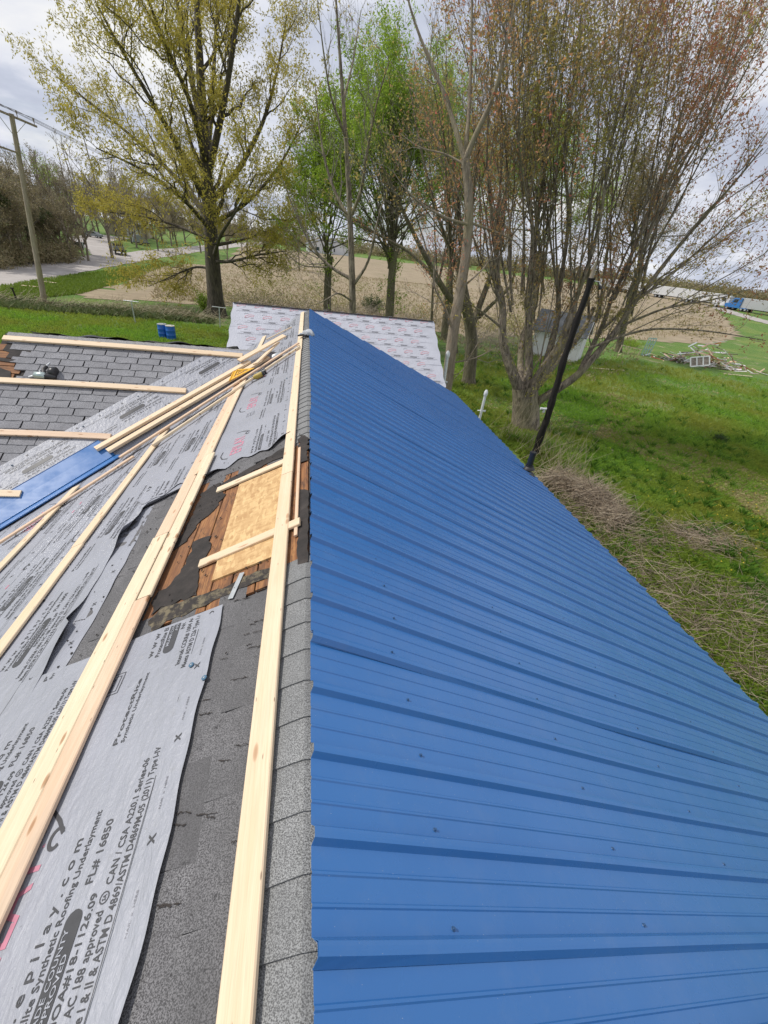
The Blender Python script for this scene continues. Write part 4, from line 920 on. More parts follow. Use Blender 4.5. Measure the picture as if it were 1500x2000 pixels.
# white capped pipes beyond the eave
for k, (px, py, tpx, tpy, Yd, r_, lab) in enumerate([(866, 755, 875, 688, 15.2, .055, 'tall white capped standpipe beside the corner of the rear roof'), (938, 812, 950, 764, 13.0, .045, 'white capped standpipe with small crossbar in grass behind the blue eave')]):
    t = at(tpx, tpy, Yd); b = at(px, py, Yd); ax = (t-b); b0 = b - ax*(b[2]-float(terrain(b[0], b[1]))+.1)/ax[2]; o = empty('standpipe', b0); tag(o, lab, 'pipe', 'white standpipes')
    tt = t-b0; cyl('pipe', (0, 0, 0), tt*.97, r_, r_, PVC, o, 14); tube_obj('cap', [tt*.955, tt*.965, tt*.99, tt*1.012], [r_*1.25, r_*1.45, r_*1.45, r_*.7], 14, PVC, o)
    c = tt*(.74 if k == 0 else .80); cyl('valve', c - AX_R*.02, c + AX_R*.13 + np.array([0, 0, -.03]), .03, .028, PVC, o, 10)
    if k: cyl('crossbar', c - AX_R*.14, c + AX_R*.14, .02, .02, PVC, o, 8)
    else: cyl('tap', c + AX_R*.10, c + AX_R*.10 - np.array([0, 0, .11]), .022, .018, ZINC, o, 8)
# charred broken pole
b = T0(1042, 893); t = at(1166, 508, b[1]-.6); o = empty('burnt_pole', b); tag(o, 'charred black broken pole leaning in front of the many-stemmed tree', 'pole')
tt = t-b; S_ = np.linspace(0, .93, 26); pts = np.array([tt*s_ + np.array([.025*math.sin(s_*7)+.012*math.sin(s_*31), .02*math.cos(s_*11), 0]) for s_ in S_]); rr_ = [.145 - .05*s_ + .012*math.sin(i*2.3) + .008*math.sin(i*5.1) for i, s_ in enumerate(S_)]
tube_obj('shaft', pts, rr_, 10, CHAR, o); tube_obj('splintered_top', [tt*.925, tt*.96, tt*1.0], [.07, .055, .012], 6, POLEW, o); tube_obj('splintered_top', [tt*.93+np.array([.05, 0, 0]), tt*.965+np.array([.05, 0, 0]), tt*.985+np.array([.06, 0, 0])], [.03, .02, .004], 5, CHAR, o)
c = tt*.30 - AX_R*.10; tube_obj('insulator_bracket', [c, c - AX_R*.12, c - AX_R*.24 + np.array([0, 0, .02])], [.05, .045, .05], 10, PVC, o); tube_obj('insulator', [c - AX_R*.08 - np.array([0, 0, .02]), c - AX_R*.08 - np.array([0, 0, .14])], [.045, .05], 10, PVC, o)
c = tt*.90; tube_obj('wire_loop', [c, c + AX_R*.12 + np.array([0, 0, .13]), c + AX_R*.30 + np.array([0, 0, .10]), c + AX_R*.40 - np.array([0, 0, .05])], [.014]*4, 6, PVC, o); tube_obj('lamp', [c + AX_R*.34, c + AX_R*.42 - np.array([0, 0, .1])], [.03, .07], 8, PLASTIC, o)
# shed
sb = T0(1085, 700) + np.array([.6, 1.2, 0]); shed = empty('shed', sb, rad(-38)); tag(shed, 'small white peeling wooden shed with grey gable roof behind the many-stemmed tree', 'shed')
sx, sy, sh_, sr = 2.1, 1.7, 2.35, 1.35
obj('wall', [(-sx, -sy, -.2), (sx, -sy, -.2), (sx, -sy, sh_), (-sx, -sy, sh_)], [(0, 1, 2, 3)], PEEL, shed); obj('wall', [(sx, -sy, -.2), (sx, sy, -.2), (sx, sy, sh_), (sx, 0, sh_+sr), (sx, -sy, sh_)], [(0, 1, 2, 3, 4)], PEEL, shed); obj('wall', [(-sx, sy, -.2), (-sx, -sy, -.2), (-sx, -sy, sh_), (-sx, 0, sh_+sr), (-sx, sy, sh_)], [(0, 1, 2, 3, 4)], PEEL, shed); obj('wall', [(sx, sy, -.2), (-sx, sy, -.2), (-sx, sy, sh_), (sx, sy, sh_)], [(0, 1, 2, 3)], PEEL, shed)
for s_ in (-1, 1):
    e0 = np.array([0, s_*(sy+.3), sh_-.24]); r0 = np.array([0, 0, sh_+sr+.03]); a = np.array([sx+.25, 0, 0]); ro = obj('roof', [e0-a, e0+a, r0+a, r0-a] + [p-np.array([0, 0, .06]) for p in (e0-a, e0+a, r0+a, r0-a)], [(0, 1, 2, 3), (7, 6, 5, 4), (0, 4, 5, 1), (1, 5, 6, 2), (3, 7, 4, 0)], SHROOF, shed)
    board('barge_board', (sx+.27, s_*(sy+.3), sh_-.30), (sx+.27, 0, sh_+sr-.02), (1, 0, 0), .14, .03, WHITEP, shed)
for k in range(9): board('siding_seam', (-sx+.25+k*.46, -sy-.002, -.1), (-sx+.25+k*.46, -sy-.002, sh_), (0, -1, 0), .03, .012, PEEL, shed)
for k in range(7): board('siding_seam', (sx+.002, -sy+.25+k*.48, -.1), (sx+.002, -sy+.25+k*.48, sh_+sr*(1-abs(-sy+.25+k*.48)/sy)-.05), (1, 0, 0), .03, .012, PEEL, shed)
# scrap pile
pc = T0(1370, 712); pile = empty('scrap_pile', pc); tag(pile, 'heap of broken weathered boards and plaster scrap on the lawn', 'scrap pile')
rg = random.Random(5)
for k in range(230):
    u = rg.gauss(0, 1.9); w = rg.gauss(0, 1.0); hh = max(.03, 2.5*math.exp(-(u/2.3)**2-(w/1.1)**2)*rg.random()); l = rg.uniform(.4, 2.2); a = rg.gauss(.3, .8); el = rg.gauss(0, .28)
    c = np.array([u*1.25, w + u*-.35, hh]); dv = np.array([math.cos(a)*math.cos(el), math.sin(a)*math.cos(el), math.sin(el)])*l/2
    board('scrap_board', c-dv, c+dv, nrm([rg.gauss(0, .5), -.3+rg.gauss(0, .5), 1]), rg.uniform(.06, .20), .025, [WEATH, WEATH, PEEL, OLDW, WHITEP, LUMP][k % 6], pile)
wf = T0(1340, 716) + np.array([-.2, -.7, .15]); o = empty('window_frame', wf); tag(o, 'old white three-pane window frame leaning on the scrap pile', 'window frame')
fx = nrm(np.array([1., -.25, .22])); fy = nrm(np.array([-.12, .45, .9])); fn = np.cross(fx, fy); fw, fh = 1.7, .85
for t in (0, 1): board('rail', fy*fh*t, fx*fw + fy*fh*t, fn, .11, .05, WHITEP, o)
for t in (0, 1/3, 2/3, 1): board('stile', fx*fw*t, fx*fw*t + fy*fh, fn, .11, .06, WHITEP, o)
for t in range(3):
    q = [fx*fw*(t/3+.02), fx*fw*((t+1)/3-.02), fx*fw*((t+1)/3-.02)+fy*fh, fx*fw*(t/3+.02)+fy*fh]; obj('pane', q, [(0, 1, 2, 3)], WEATH, o)
gb = T0(1252, 694); o = empty('garden_frame', gb); tag(o, 'mint green ladder-like wooden frame leaning beside the scrap pile', 'frame')
gx_ = np.array([1.0, .1, 0.]); gz = np.array([.55, .5, 1.75])
for t in (0, .33, .66, 1): board('rail', gx_*t, gx_*t+gz, (0, -1, .3), .09, .05, MINT, o)
for t in (.05, .35, .65, .98): board('rung', gz*t - gx_*.05, gz*t+gx_*1.05, (0, -1, .3), .09, .04, MINT, o)
gb = T0(1208, 690); o = empty('trestle', gb); tag(o, 'low bleached trestle of bare rails standing beside the mint green frame', 'trestle')
board('top_rail', (0, 0, .8), (2.4, -.2, .55), (0, 0, 1), .10, .06, REED if False else LUMW, o)
for p in ((0.05, 0), (1.1, -.1), (2.3, -.2)): board('leg', (p[0]-.1, p[1], -.05), (p[0], p[1], .78-p[0]*.1), (0, -1, 0), .08, .05, LUMW, o)
b = T0(1185, 722); o = empty('plank', b, .1); tag(o, 'bleached plank lying flat on the lawn between tree and scrap pile', 'plank'); board('board', (-1.5, 0, .05), (1.6, -.2, .05), (0, 0, 1), .14, .04, LUMW, o)
b = T0(1440, 734); o = empty('plank', b, -.05); tag(o, 'long tan plank on the grass at the far foot of the scrap pile', 'plank'); board('board', (-1.5, 0, .05), (1.6, 0, .05), (0, 0, 1), .16, .04, LUMW, o)
# vehicles far off
def wheel(o, x, y, r, w, sgn=1):
    a = cyl('wheel', (x, y-w/2, r), (x, y+w/2, r), r, r, PLASTIC, o, 14); cyl('rim', (x, y+sgn*w*.5, r), (x, y+sgn*(w*.5+.02), r), r*.55, r*.5, ZINC, a, 10)
b = T0(232, 497); tr = empty('flatbed_truck', b, rad(-62)); tag(tr, 'black flatbed pickup parked at the road junction', 'truck')
bm = bmesh.new(); vs = [(-2.6, .95), (-2.6, 1.15), (-1.3, 1.25), (-.7, 1.95), (.9, 1.95), (1.05, 1.0), (1.05, .55), (-2.6, .5)]
def extr(name, prof, y0, y1, mat, par):
    n = len(prof); V = [(x, y0, z) for x, z in prof] + [(x, y1, z) for x, z in prof]; F = [tuple(range(n-1, -1, -1)), tuple(range(n, 2*n))] + [(i, (i+1) % n, (i+1) % n+n, i+n) for i in range(n)]; o = obj(name, V, F, mat, par); md = o.modifiers.new('b', 'BEVEL'); md.width = .05; md.segments = 2; return o
bm.free(); extr('cab', vs, -.95, .95, TRUCKM, tr); extr('windscreen', [(-1.27, 1.3), (-.72, 1.9), (-.68, 1.88), (-1.22, 1.28)], -.82, .82, GLASS, tr)
for s_ in (-1, 1): extr('side_window', [(-.9, 1.35), (-.55, 1.82), (.75, 1.82), (.8, 1.35)], s_*.955, s_*.965, GLASS, tr); box('headlight', (-2.61, s_*.7, .95), (.04, .35, .2), WHITEP, tr)
box('flatbed', (2.4, 0, .95), (2.7, 2.1, .12), TRUCKM, tr, .02); box('bumper', (-2.65, 0, .6), (.15, 1.9, .22), STEEL, tr, .03); box('toolbox', (1.35, 0, 1.25), (.5, 1.9, .5), TRUCKG, tr, .02)
for x in (-1.8, 2.3):
    for s_ in (-1, 1): wheel(tr, x, s_*.88, .40, .26, s_)
b = T0(183, 464); cr = empty('parked_car', b, rad(-10)); tag(cr, 'grey car parked under the trees at the end of the drive', 'car')
extr('body', [(-2.2, .35), (-2.25, .8), (-1.3, .95), (-.7, 1.42), (.9, 1.42), (1.6, .98), (2.2, .9), (2.2, .35)], -.88, .88, TRUCKG, cr)
for s_ in (-1, 1): extr('side_window', [(-1.1, .98), (-.65, 1.36), (.8, 1.36), (1.35, 1.0)], s_*.885, s_*.893, GLASS, cr)
for x in (-1.4, 1.4):
    for s_ in (-1, 1): wheel(cr, x, s_*.8, .33, .22, s_)
b = T0(200, 460) + np.array([3, 14, 0]); hb = empty('garage', b, rad(8)); tag(hb, 'beige garage with shallow roof half hidden behind roadside trees', 'garage')
extr('wall', [(-6, -.2), (-6, 3), (0, 4.6), (6, 3), (6, -.2)], -4, 4, BEIGE, hb); extr('roof', [(-6.4, 2.9), (0, 4.65), (6.4, 2.9), (6.4, 3.1), (0, 4.9), (-6.4, 3.1)], -4.4, 4.4, SHROOF, hb); box('door', (2, -4.03, 1.2), (4, .06, 2.6), WHITEP, hb); box('window', (-3, -4.03, 1.6), (1.2, .06, 1.1), GLASS, hb)
b = T0(155, 487); o = empty('waste_skip', b, .3); tag(o, 'black and red waste container at the mouth of the drive', 'container'); extr('bin', [(-.9, .1), (-1.1, 1.3), (1.1, 1.3), (.9, .1)], -.7, .7, PLASTIC, o); box('lid', (-.9, -.2, 1.35), (1.0, 1.6, .1), REDP, o, .02)
b = T0(167, 493); o = empty('sign_post', b); tag(o, 'thin white marker post beside the mouth of the drive', 'post'); board('post', (0, 0, -.1), (-.25, 0, 2.2), (0, -1, 0), .1, .06, WHITEP, o); box('reflector', (-.2, -.05, 1.9), (.12, .02, .2), REDP, o)
b = T0(275, 478); o = empty('tent_trailer', b, .4); tag(o, 'grey tarp-covered trailer across the road beyond the truck', 'trailer'); extr('cover', [(-2, .5), (-1.4, 2.1), (.3, 2.3), (2, .6)], -1.2, 1.2, TRUCKG, o); box('chassis', (0, 0, .45), (4.4, 2.2, .15), TRUCKM, o)
for s_ in (-1, 1): wheel(o, 0, s_*1.1, .35, .2, s_)
# trailers on the rise
for k, (px, r_, ln, lab) in enumerate([(1205, 196, 11, 'white semi trailer parked at the field-side end of the row on the rise'), (1245, 194, 12, 'white semi trailer parked second along the row on the rise'), (1318, 190, 12, 'white semi trailer in the middle of the row on the rise'), (1385, 186, 13, 'long white semi trailer next to the small white cab'), (1500, 178, 12, 'grey semi trailer behind the blue tractor cab')]):
    p = far(px, r_); p[2] = float(terrain(p[0], p[1])); q = far(px+20, r_-1); a = math.atan2(q[1]-p[1], q[0]-p[0]); o = empty('semi_trailer', p, a); tag(o, lab, 'trailer', 'trailers parked on the rise')
    box('cargo_box', (0, 0, 2.3), (ln, 2.6, 2.7), TRAILM if k < 4 else STEEL, o, .05); box('underframe', (0, 0, .85), (ln*.95, 1.2, .2), TRUCKM, o); box('landing_leg', (ln*.3, 0, .5), (.2, 1.6, .9), ZINC, o)
    for x in (-ln*.38, -ln*.27):
        for s_ in (-1, 1): wheel(o, x, s_*1.1, .5, .4, s_)
for k, (px, r_, mt, lab) in enumerate([(1428, 182, TRAILM, 'small white truck cab parked in front of the blue tractor'), (1452, 180, CABB, 'blue tractor cab parked in the row of trailers')]):
    p = far(px, r_); p[2] = float(terrain(p[0], p[1])); q = far(px+20, r_-1); a = math.atan2(q[1]-p[1], q[0]-p[0]); o = empty('tractor_cab', p, a); tag(o, lab, 'truck')
    extr('cab', [(-3.4, .7), (-3.4, 1.7), (-2.0, 1.9), (-1.5, 3.3), (.8, 3.5), (.8, .9), (3.0, .9), (3.0, .7)], -1.2, 1.2, mt, o); extr('side_window', [(-1.5, 2.1), (-1.2, 3.0), (-.2, 3.0), (-.2, 2.1)], -1.22, -1.205, GLASS, o)
    for x in (-2.5, 1.5, 2.6):
        for s_ in (-1, 1): wheel(o, x, s_*1.0, .5, .35, s_)
# ================================================================== VEGETATION
def unit(a): return a/(np.linalg.norm(a, axis=-1, keepdims=True)+1e-9)
def resample(pts, n):
    P = np.array(pts, float); s = np.concatenate([[0], np.cumsum(np.linalg.norm(np.diff(P, axis=0), axis=1))]); t = np.linspace(0, s[-1], n)
    Q = np.stack([np.interp(t, s, P[:, k]) for k in range(3)], -1)
    for _ in range(2): Q[1:-1] = (Q[:-2]+2*Q[1:-1]+Q[2:])/4
    return Q
def sprout(P, R, n, t0, t1, ang, lmin, lmax, upb, npts, rng, rr=.6, tip=.25, curve=.15, wig=.03, rmax=9., taper=.5, out=None, grav=0.):
    """children of every polyline: arrays (M*n, npts, 3) and radii"""
    M_, N, _ = P.shape; i = np.repeat(np.arange(M_), n); t = t0 + (t1-t0)*rng.random(M_*n)**.9; f = t*(N-1); k = np.minimum(f.astype(int), N-2); w = (f-k)[:, None]
    base = P[i, k]*(1-w) + P[i, k+1]*w; tan = unit(P[i, k+1]-P[i, k]); rp = R[i, k]*(1-w[:, 0]) + R[i, k+1]*w[:, 0]
    rv = rng.normal(size=(M_*n, 3)); perp = unit(rv - tan*np.sum(rv*tan, 1, keepdims=True))
    if out is not None: perp = unit(perp + out*unit((base-base.mean(0))*[1, 1, 0]))
    a = np.radians(ang[0] + (ang[1]-ang[0])*rng.random(M_*n))[:, None]
    d = unit(tan*np.cos(a) + perp*np.sin(a) + np.array([0, 0, upb])); L = (lmin + (lmax-lmin)*rng.random(M_*n))*(1-taper*t)
    s = np.linspace(0, 1, npts); wob = np.cumsum(rng.normal(0, wig, (M_*n, npts, 3)), 1); wob[:, 0] = 0
    C = base[:, None] + d[:, None]*(L[:, None]*s)[..., None] + L[:, None, None]*wob + np.array([0, 0, 1.])*((curve*s**2 - grav*s**2)*L[:, None])[..., None]
    r0 = np.minimum(rp*rr, rmax)*(.7+.3*rng.random(M_*n)); Rr = r0[:, None]*(1-(1-tip)*s)
    return C, Rr
def leaf_quads(P, per, size, rng, aspect=.35, spread=.1, hang=0., t0=.2, up=0.):
    M_, N, _ = P.shape; i = np.repeat(np.arange(M_), per); f = (t0+(1-t0)*rng.random(M_*per))*(N-1.001); k = f.astype(int); w = (f-k)[:, None]
    c = P[i, k]*(1-w) + P[i, k+1]*w + rng.normal(0, spread, (M_*per, 3)); a = unit(rng.normal(size=(M_*per, 3)) + np.array([0, 0, up-hang])); b = unit(np.cross(a, rng.normal(size=(M_*per, 3))))
    s = size*(.6+.8*rng.random(M_*per))[:, None]; V = np.stack([c - b*s*aspect*.5, c + a*s*.55 - b*s*aspect*.15, c + a*s, c + a*s*.45 + b*s*aspect*.6], 1)
    F = np.arange(M_*per*4).reshape(-1, 4); return V.reshape(-1, 3), F
def gz(p): return float(terrain(p[0], p[1]))
def make_tree(name, base, limbs, levels, label, cat='tree', bark=BARK_G, twig=TWIG_G, leaf=None, leafmat=None, seed=1, ksides=10, group=None, leaf2=None):
    """limbs: list of (points in world, r0, r1); levels: list of dict for sprout; leaf: dict"""
    rng = np.random.default_rng(seed); base = np.array(base, float); e = empty(name, base); tag(e, label, cat, group)
    P = np.stack([resample(l[0], 14) for l in limbs]); R = np.stack([np.linspace(l[1], l[2], 14) for l in limbs])
    R[:, 0] *= np.where(np.array([l[1] for l in limbs]) == max(l[1] for l in limbs), 1.35, 1.0)
    parts = [tubes(P-base, R, ksides)]; tw = []; allP = [(P, R)]; tip_sets = []
    for li, lv in enumerate(levels):
        lv = dict(lv); src = lv.pop('src', -1); k = lv.pop('k', 3); big = lv.pop('big', False); lf = lv.pop('leafy', False)
        P, R = sprout(*allP[src], rng=rng, **lv); R = np.maximum(R, .004); allP.append((P, R)); (parts if big else tw).append(tubes(P-base, R, k))
        if lf: tip_sets.append(P)
    V, F = join_arrays(parts); fobj('trunk', V, F, bark, e, True)
    if tw: V, F = join_arrays(tw); kind(fobj('twigs', V, F, twig, e, True), 'stuff')
    if leaf:
        lp = [leaf_quads(p-base, rng=rng, **leaf) for p in tip_sets]; V, F = join_arrays(lp); kind(fobj('crown', V, F, leafmat, e), 'stuff')
    if leaf2:
        mt2 = leaf2.pop('mat'); lp = [leaf_quads(p-base, rng=rng, **leaf2) for p in tip_sets]; V, F = join_arrays(lp); fobj('crown', V, F, mt2, e)
    return e
# ---- big spreading tree with yellow-green catkins
tb = T0(424, 618); Yt = tb[1]
A = lambda px, py, dy=0: at(px, py, Yt+dy)
limbs = [([tb-np.array([0, 0, .3]), A(418, 560), A(414, 490), A(408, 410), A(402, 330), A(396, 230), A(390, 120), A(384, 10), A(380, -150)], .72, .10),
         ([A(404, 350), A(392, 240, 1), A(362, 100, 2), A(340, -30, 3), A(325, -140, 3)], .30, .06), ([A(405, 345), A(430, 240, -1), A(452, 120, -2), A(470, -20, -3), A(480, -130, -3)], .30, .06),
         ([A(406, 390), A(350, 290, -2), A(280, 170, -3), A(215, 60, -4), A(190, 10, -4)], .26, .05), ([A(408, 400), A(470, 330, 2), A(520, 230, 3), A(548, 110, 4), A(560, 30, 4)], .25, .05),
         ([A(410, 430), A(340, 340, 3), A(240, 250, 5), A(150, 180, 6), A(110, 150, 6)], .22, .04), ([A(410, 440), A(480, 400, -3), A(545, 330, -4), A(590, 240, -5)], .20, .04),
         ([A(412, 450), A(360, 390, -4), A(280, 330, -6), A(190, 290, -7)], .19, .04), ([A(402, 330), A(415, 200, 4), A(420, 80, 6), A(430, -80, 7)], .26, .06), ([A(402, 320), A(370, 190, -4), A(310, 60, -6), A(270, -60, -7)], .24, .05),
         ([A(414, 470), A(345, 440, 2), A(270, 420, 3), A(215, 415, 3)], .15, .03), ([A(414, 480), A(470, 470, 2), A(530, 450, 3), A(590, 420, 3)], .15, .03), ([A(416, 510), A(450, 512, -2), A(500, 498, -3), A(560, 490, -4)], .16, .03),
         ([A(417, 525), A(380, 520, 2), A(335, 540, 3), A(290, 560, 3)], .12, .02), ([A(418, 500), A(430, 460, -5), A(470, 400, -8), A(500, 340, -9)], .17, .03), ([A(412, 455), A(390, 400, 5), A(350, 330, 9), A(300, 260, 11)], .17, .03)]
make_tree('spreading_tree', tb, limbs, [dict(n=11, t0=.22, t1=1, ang=(22, 50), lmin=3.0, lmax=6.2, upb=.12, npts=8, rr=.6, curve=.06, k=5, taper=.45, big=True, wig=.035),
    dict(n=9, t0=.15, t1=1, ang=(25, 60), lmin=1.0, lmax=2.6, upb=.05, npts=6, rr=.6, rmax=.03, k=3, taper=.3, wig=.05, leafy=True, grav=.1), dict(n=3, t0=.2, t1=1, ang=(25, 65), lmin=.4, lmax=1.1, upb=0, npts=4, rr=.6, rmax=.014, wig=.05, leafy=True)],
    'huge spreading tree with dark trunk and yellow-green catkins at the field edge', bark=BARK_D, twig=TWIG_D, leafmat=CATKIN, leaf=dict(per=13, size=.21, aspect=.38, spread=.18, hang=.8), seed=3)
# ---- many-stemmed tree on the right
tb = T0(1028, 832); Yt = tb[1]
limbs = [([tb-np.array([0, 0, .25]), A(1027, 800), A(1026, 770), A(1024, 752)], .70, .56),
         ([A(1018, 770), A(1004, 735), A(986, 690, .3), A(978, 645, .4), A(985, 605, .5), A(975, 560, .6)], .27, .13), ([A(1026, 765), A(1034, 720, .4), A(1032, 670, .6), A(1033, 620, .7), A(1030, 575, .8)], .22, .12),
         ([A(1036, 765), A(1062, 722, -.2), A(1092, 682, -.3), A(1110, 640, -.3), A(1122, 590, -.3)], .30, .14), ([A(1066, 716, -.2), A(1080, 660, .5), A(1092, 610, .8), A(1090, 575, .9)], .18, .10),
         ([A(1042, 790, -.1), A(1085, 762, -.6), A(1130, 735, -.9), A(1165, 690, -1), A(1205, 645, -1), A(1250, 575, -1)], .20, .09), ([A(1024, 760), A(1015, 715, 1.0), A(1020, 660, 1.6), A(1040, 600, 2)], .20, .10), ([A(1052, 750), A(1092, 700, 1.2), A(1138, 650, 1.9), A(1160, 600, 2.2)], .18, .10),
         ([A(1128, 735, -.9), A(1150, 690, -.5), A(1180, 630, -.2), A(1195, 580, 0)], .13, .08)]
sh_ = []
rg = np.random.default_rng(21)
kn = [(975, 575, .5), (1000, 590, .6), (1030, 590, .8), (1058, 600, .9), (1090, 590, .8), (1118, 600, -.3), (1150, 610, .5), (1160, 605, 2), (1195, 590, 0), (1245, 585, -1), (1040, 605, 2), (1225, 620, -1)]
for (kx, ky, kd) in kn:
    for j in range(4):
        f = (kx-985)/265.; tx = kx + (kx-1035)*1.35*rg.uniform(.4, 1.5) + rg.normal(0, 80); ty = rg.uniform(-330, 150) + (f > .75)*rg.uniform(0, 220); dd = kd + rg.normal(0, 2.2)
        mx_, my_ = kx + (tx-kx)*.38 + rg.normal(0, 10), ky + (ty-ky)*.48
        lx, ly, hx, hy = kx + (tx-kx)*.16 + rg.normal(0, 12), ky + (ty-ky)*.22, kx + (tx-kx)*.72 + rg.normal(0, 22), ky + (ty-ky)*.76
        sh_.append(([A(kx+rg.normal(0, 6), ky+rg.uniform(-50, 30), kd), A(lx, ly, kd+(dd-kd)*.2), A(mx_+rg.normal(0, 14), my_, kd+(dd-kd)*.4), A(hx, hy, kd+(dd-kd)*.75), A(tx, ty, dd)], rg.uniform(.032, .062), .009))
limbs += sh_
for pts in [[(975, 565, .6), (962, 430, .2), (948, 300, -.3), (962, 130, -.6)], [(1030, 580, .8), (1044, 440, 1.2), (1018, 300, 1.5), (1038, 100, 1.6)], [(1090, 580, .9), (1114, 430, .6), (1098, 290, .2), (1135, 80, 0)], [(1122, 595, -.3), (1168, 460, -.8), (1186, 330, -1.1), (1245, 130, -1.6)], [(1195, 585, 0), (1252, 455, .5), (1296, 335, .9), (1372, 170, 1.2)], [(1248, 580, -1), (1330, 474, -1.3), (1396, 402, -1.8), (1490, 290, -2.2)]]:
    limbs.append(([A(*p) for p in pts], .095, .022))
# low outward boughs
for (pts) in [[(1205, 640, -1), (1300, 600, -2), (1400, 585, -3), (1480, 560, -3.5)], [(1240, 590, -1), (1330, 520, -1), (1420, 440, -1), (1500, 380, -1)], [(1150, 680, -1), (1260, 640, -2), (1380, 645, -3), (1495, 665, -3.5)], [(1180, 640, -.5), (1290, 540, .6), (1400, 470, 1.5), (1490, 420, 2)], [(985, 620, .5), (960, 540, .2), (945, 440, -.2), (930, 330, -.4)], [(980, 640, .4), (930, 600, -.3), (890, 585, -.8)]]:
    limbs.append(([A(*p) for p in pts], .06, .012))
make_tree('many_stemmed_tree', tb, limbs, [dict(n=2, t0=.12, t1=.62, ang=(9, 26), lmin=4, lmax=8, upb=.05, npts=9, rr=.7, rmax=.034, tip=.2, k=5, taper=.35, wig=.022, big=True),
    dict(src=1, n=8, t0=.2, t1=1, ang=(18, 44), lmin=1.2, lmax=3.2, upb=.10, npts=6, rr=.55, rmax=.015, tip=.3, k=3, taper=.4, wig=.04, leafy=True), dict(src=0, n=8, t0=.3, t1=1, ang=(18, 46), lmin=1.2, lmax=3.4, upb=.10, npts=6, rr=.55, rmax=.016, tip=.3, k=3, taper=.4, wig=.04, leafy=True),
    dict(src=2, n=4, t0=.1, t1=1, ang=(20, 50), lmin=.4, lmax=1.3, upb=.08, npts=4, rr=.6, rmax=.008, k=3, taper=.2, wig=.05, leafy=True), dict(src=3, n=5, t0=.1, t1=1, ang=(20, 50), lmin=.4, lmax=1.3, upb=.08, npts=4, rr=.6, rmax=.008, k=3, taper=.2, wig=.05, leafy=True)],
    'many-stemmed tree with thick forked trunk and fans of red-budded shoots', bark=BARK_G, twig=TWIG_G, leafmat=BUD, leaf=dict(per=7, size=.105, aspect=.6, spread=.07, up=.3), seed=5)
# ---- slim bare tree behind the rear roof
Yt = 27.; tb = at(692, 640, Yt); tb[2] = gz(tb)
limbs = [([tb-np.array([0, 0, .2]), A(690, 610), A(687, 520), A(684, 430), A(680, 330), A(672, 220), A(664, 110), A(655, -10), A(648, -120)], .25, .025), ([A(686, 545), A(640, 520, .5), A(600, 470, 1), A(570, 400, 1.5), A(552, 350, 1.8)], .10, .02), ([A(688, 560), A(720, 515, -.5), A(735, 440, -1), A(760, 350, -1.3)], .09, .02),
         ([A(683, 430), A(655, 380, .6), A(632, 310, 1), A(620, 220, 1.4), A(615, 160, 1.5)], .10, .02), ([A(684, 425), A(706, 380, -.5), A(716, 300, -1), A(735, 200, -1.5), A(760, 120, -2)], .10, .02), ([A(676, 270), A(645, 190, -.8), A(630, 90, -1.2), A(620, 0, -1.5)], .07, .015), ([A(670, 200), A(690, 120, .8), A(705, 20, 1.2)], .06, .015),
         ([A(690, 590), A(660, 570, -1), A(630, 590, -2), A(600, 600, -2.5)], .06, .01), ([A(640, 522, .5), A(590, 520, .7), A(540, 480, .8)], .05, .01)]
make_tree('slim_tree', tb, limbs, [dict(n=7, t0=.15, t1=1, ang=(25, 55), lmin=1.2, lmax=3.2, upb=.25, npts=6, rr=.5, rmax=.035, k=4, taper=.45, wig=.04), dict(n=6, t0=.15, t1=1, ang=(22, 50), lmin=.5, lmax=1.4, upb=.12, npts=4, rr=.6, rmax=.012, k=3, wig=.05, leafy=True), dict(n=2, t0=.2, t1=1, ang=(25, 55), lmin=.25, lmax=.7, upb=.1, npts=3, rr=.6, rmax=.007, k=3)],
    'slim nearly bare tree with smooth grey trunk straight behind the rear roof', bark=BARK_G, twig=TWIG_W, leafmat=LEAFG, leaf=dict(per=1, size=.09, aspect=.5, spread=.03), seed=8)
# ---- pale-barked tree close behind the blue eave
Yt = 17.5; tb = at(862, 800, Yt); tb[2] = gz(tb)
limbs = [([tb-np.array([0, 0, .2]), A(872, 760), A(882, 690), A(884, 640), A(895, 590), A(908, 530), A(914, 460), A(922, 400), A(914, 340), A(908, 310)], .27, .14), ([A(908, 312), A(890, 255, .2), A(872, 190, .5), A(835, 110, .8), A(800, 20, 1), A(785, -60, 1)], .09, .02), ([A(909, 312), A(930, 260, -.3), A(965, 190, -.6), A(990, 90, -.9), A(1012, -30, -1)], .10, .025), ([A(905, 330), A(915, 240, .6), A(920, 130, .9), A(922, 0, 1.1), A(925, -100, 1.2)], .08, .02),
         ([A(921, 440), A(880, 430, -.5), A(830, 405, -1), A(790, 370, -1.4), A(765, 330, -1.5)], .05, .012), ([A(919, 435), A(960, 450, .3), A(1010, 470, .5), A(1050, 540, .4)], .045, .010), ([A(885, 650), A(870, 600, -.3), A(845, 560, -.5), A(850, 500, -.6)], .06, .012), ([A(875, 710), A(930, 700, -.5), A(985, 670, -.7), A(1010, 640, -.8)], .035, .008), ([A(872, 735), A(905, 730, -.4), A(920, 690, -.8), A(985, 600, -1.2)], .02, .006), ([A(905, 320), A(870, 300, .3), A(820, 290, .3), A(780, 260, .4)], .04, .01), ([A(905, 560), A(950, 520, .4), A(985, 440, .6)], .04, .01)]
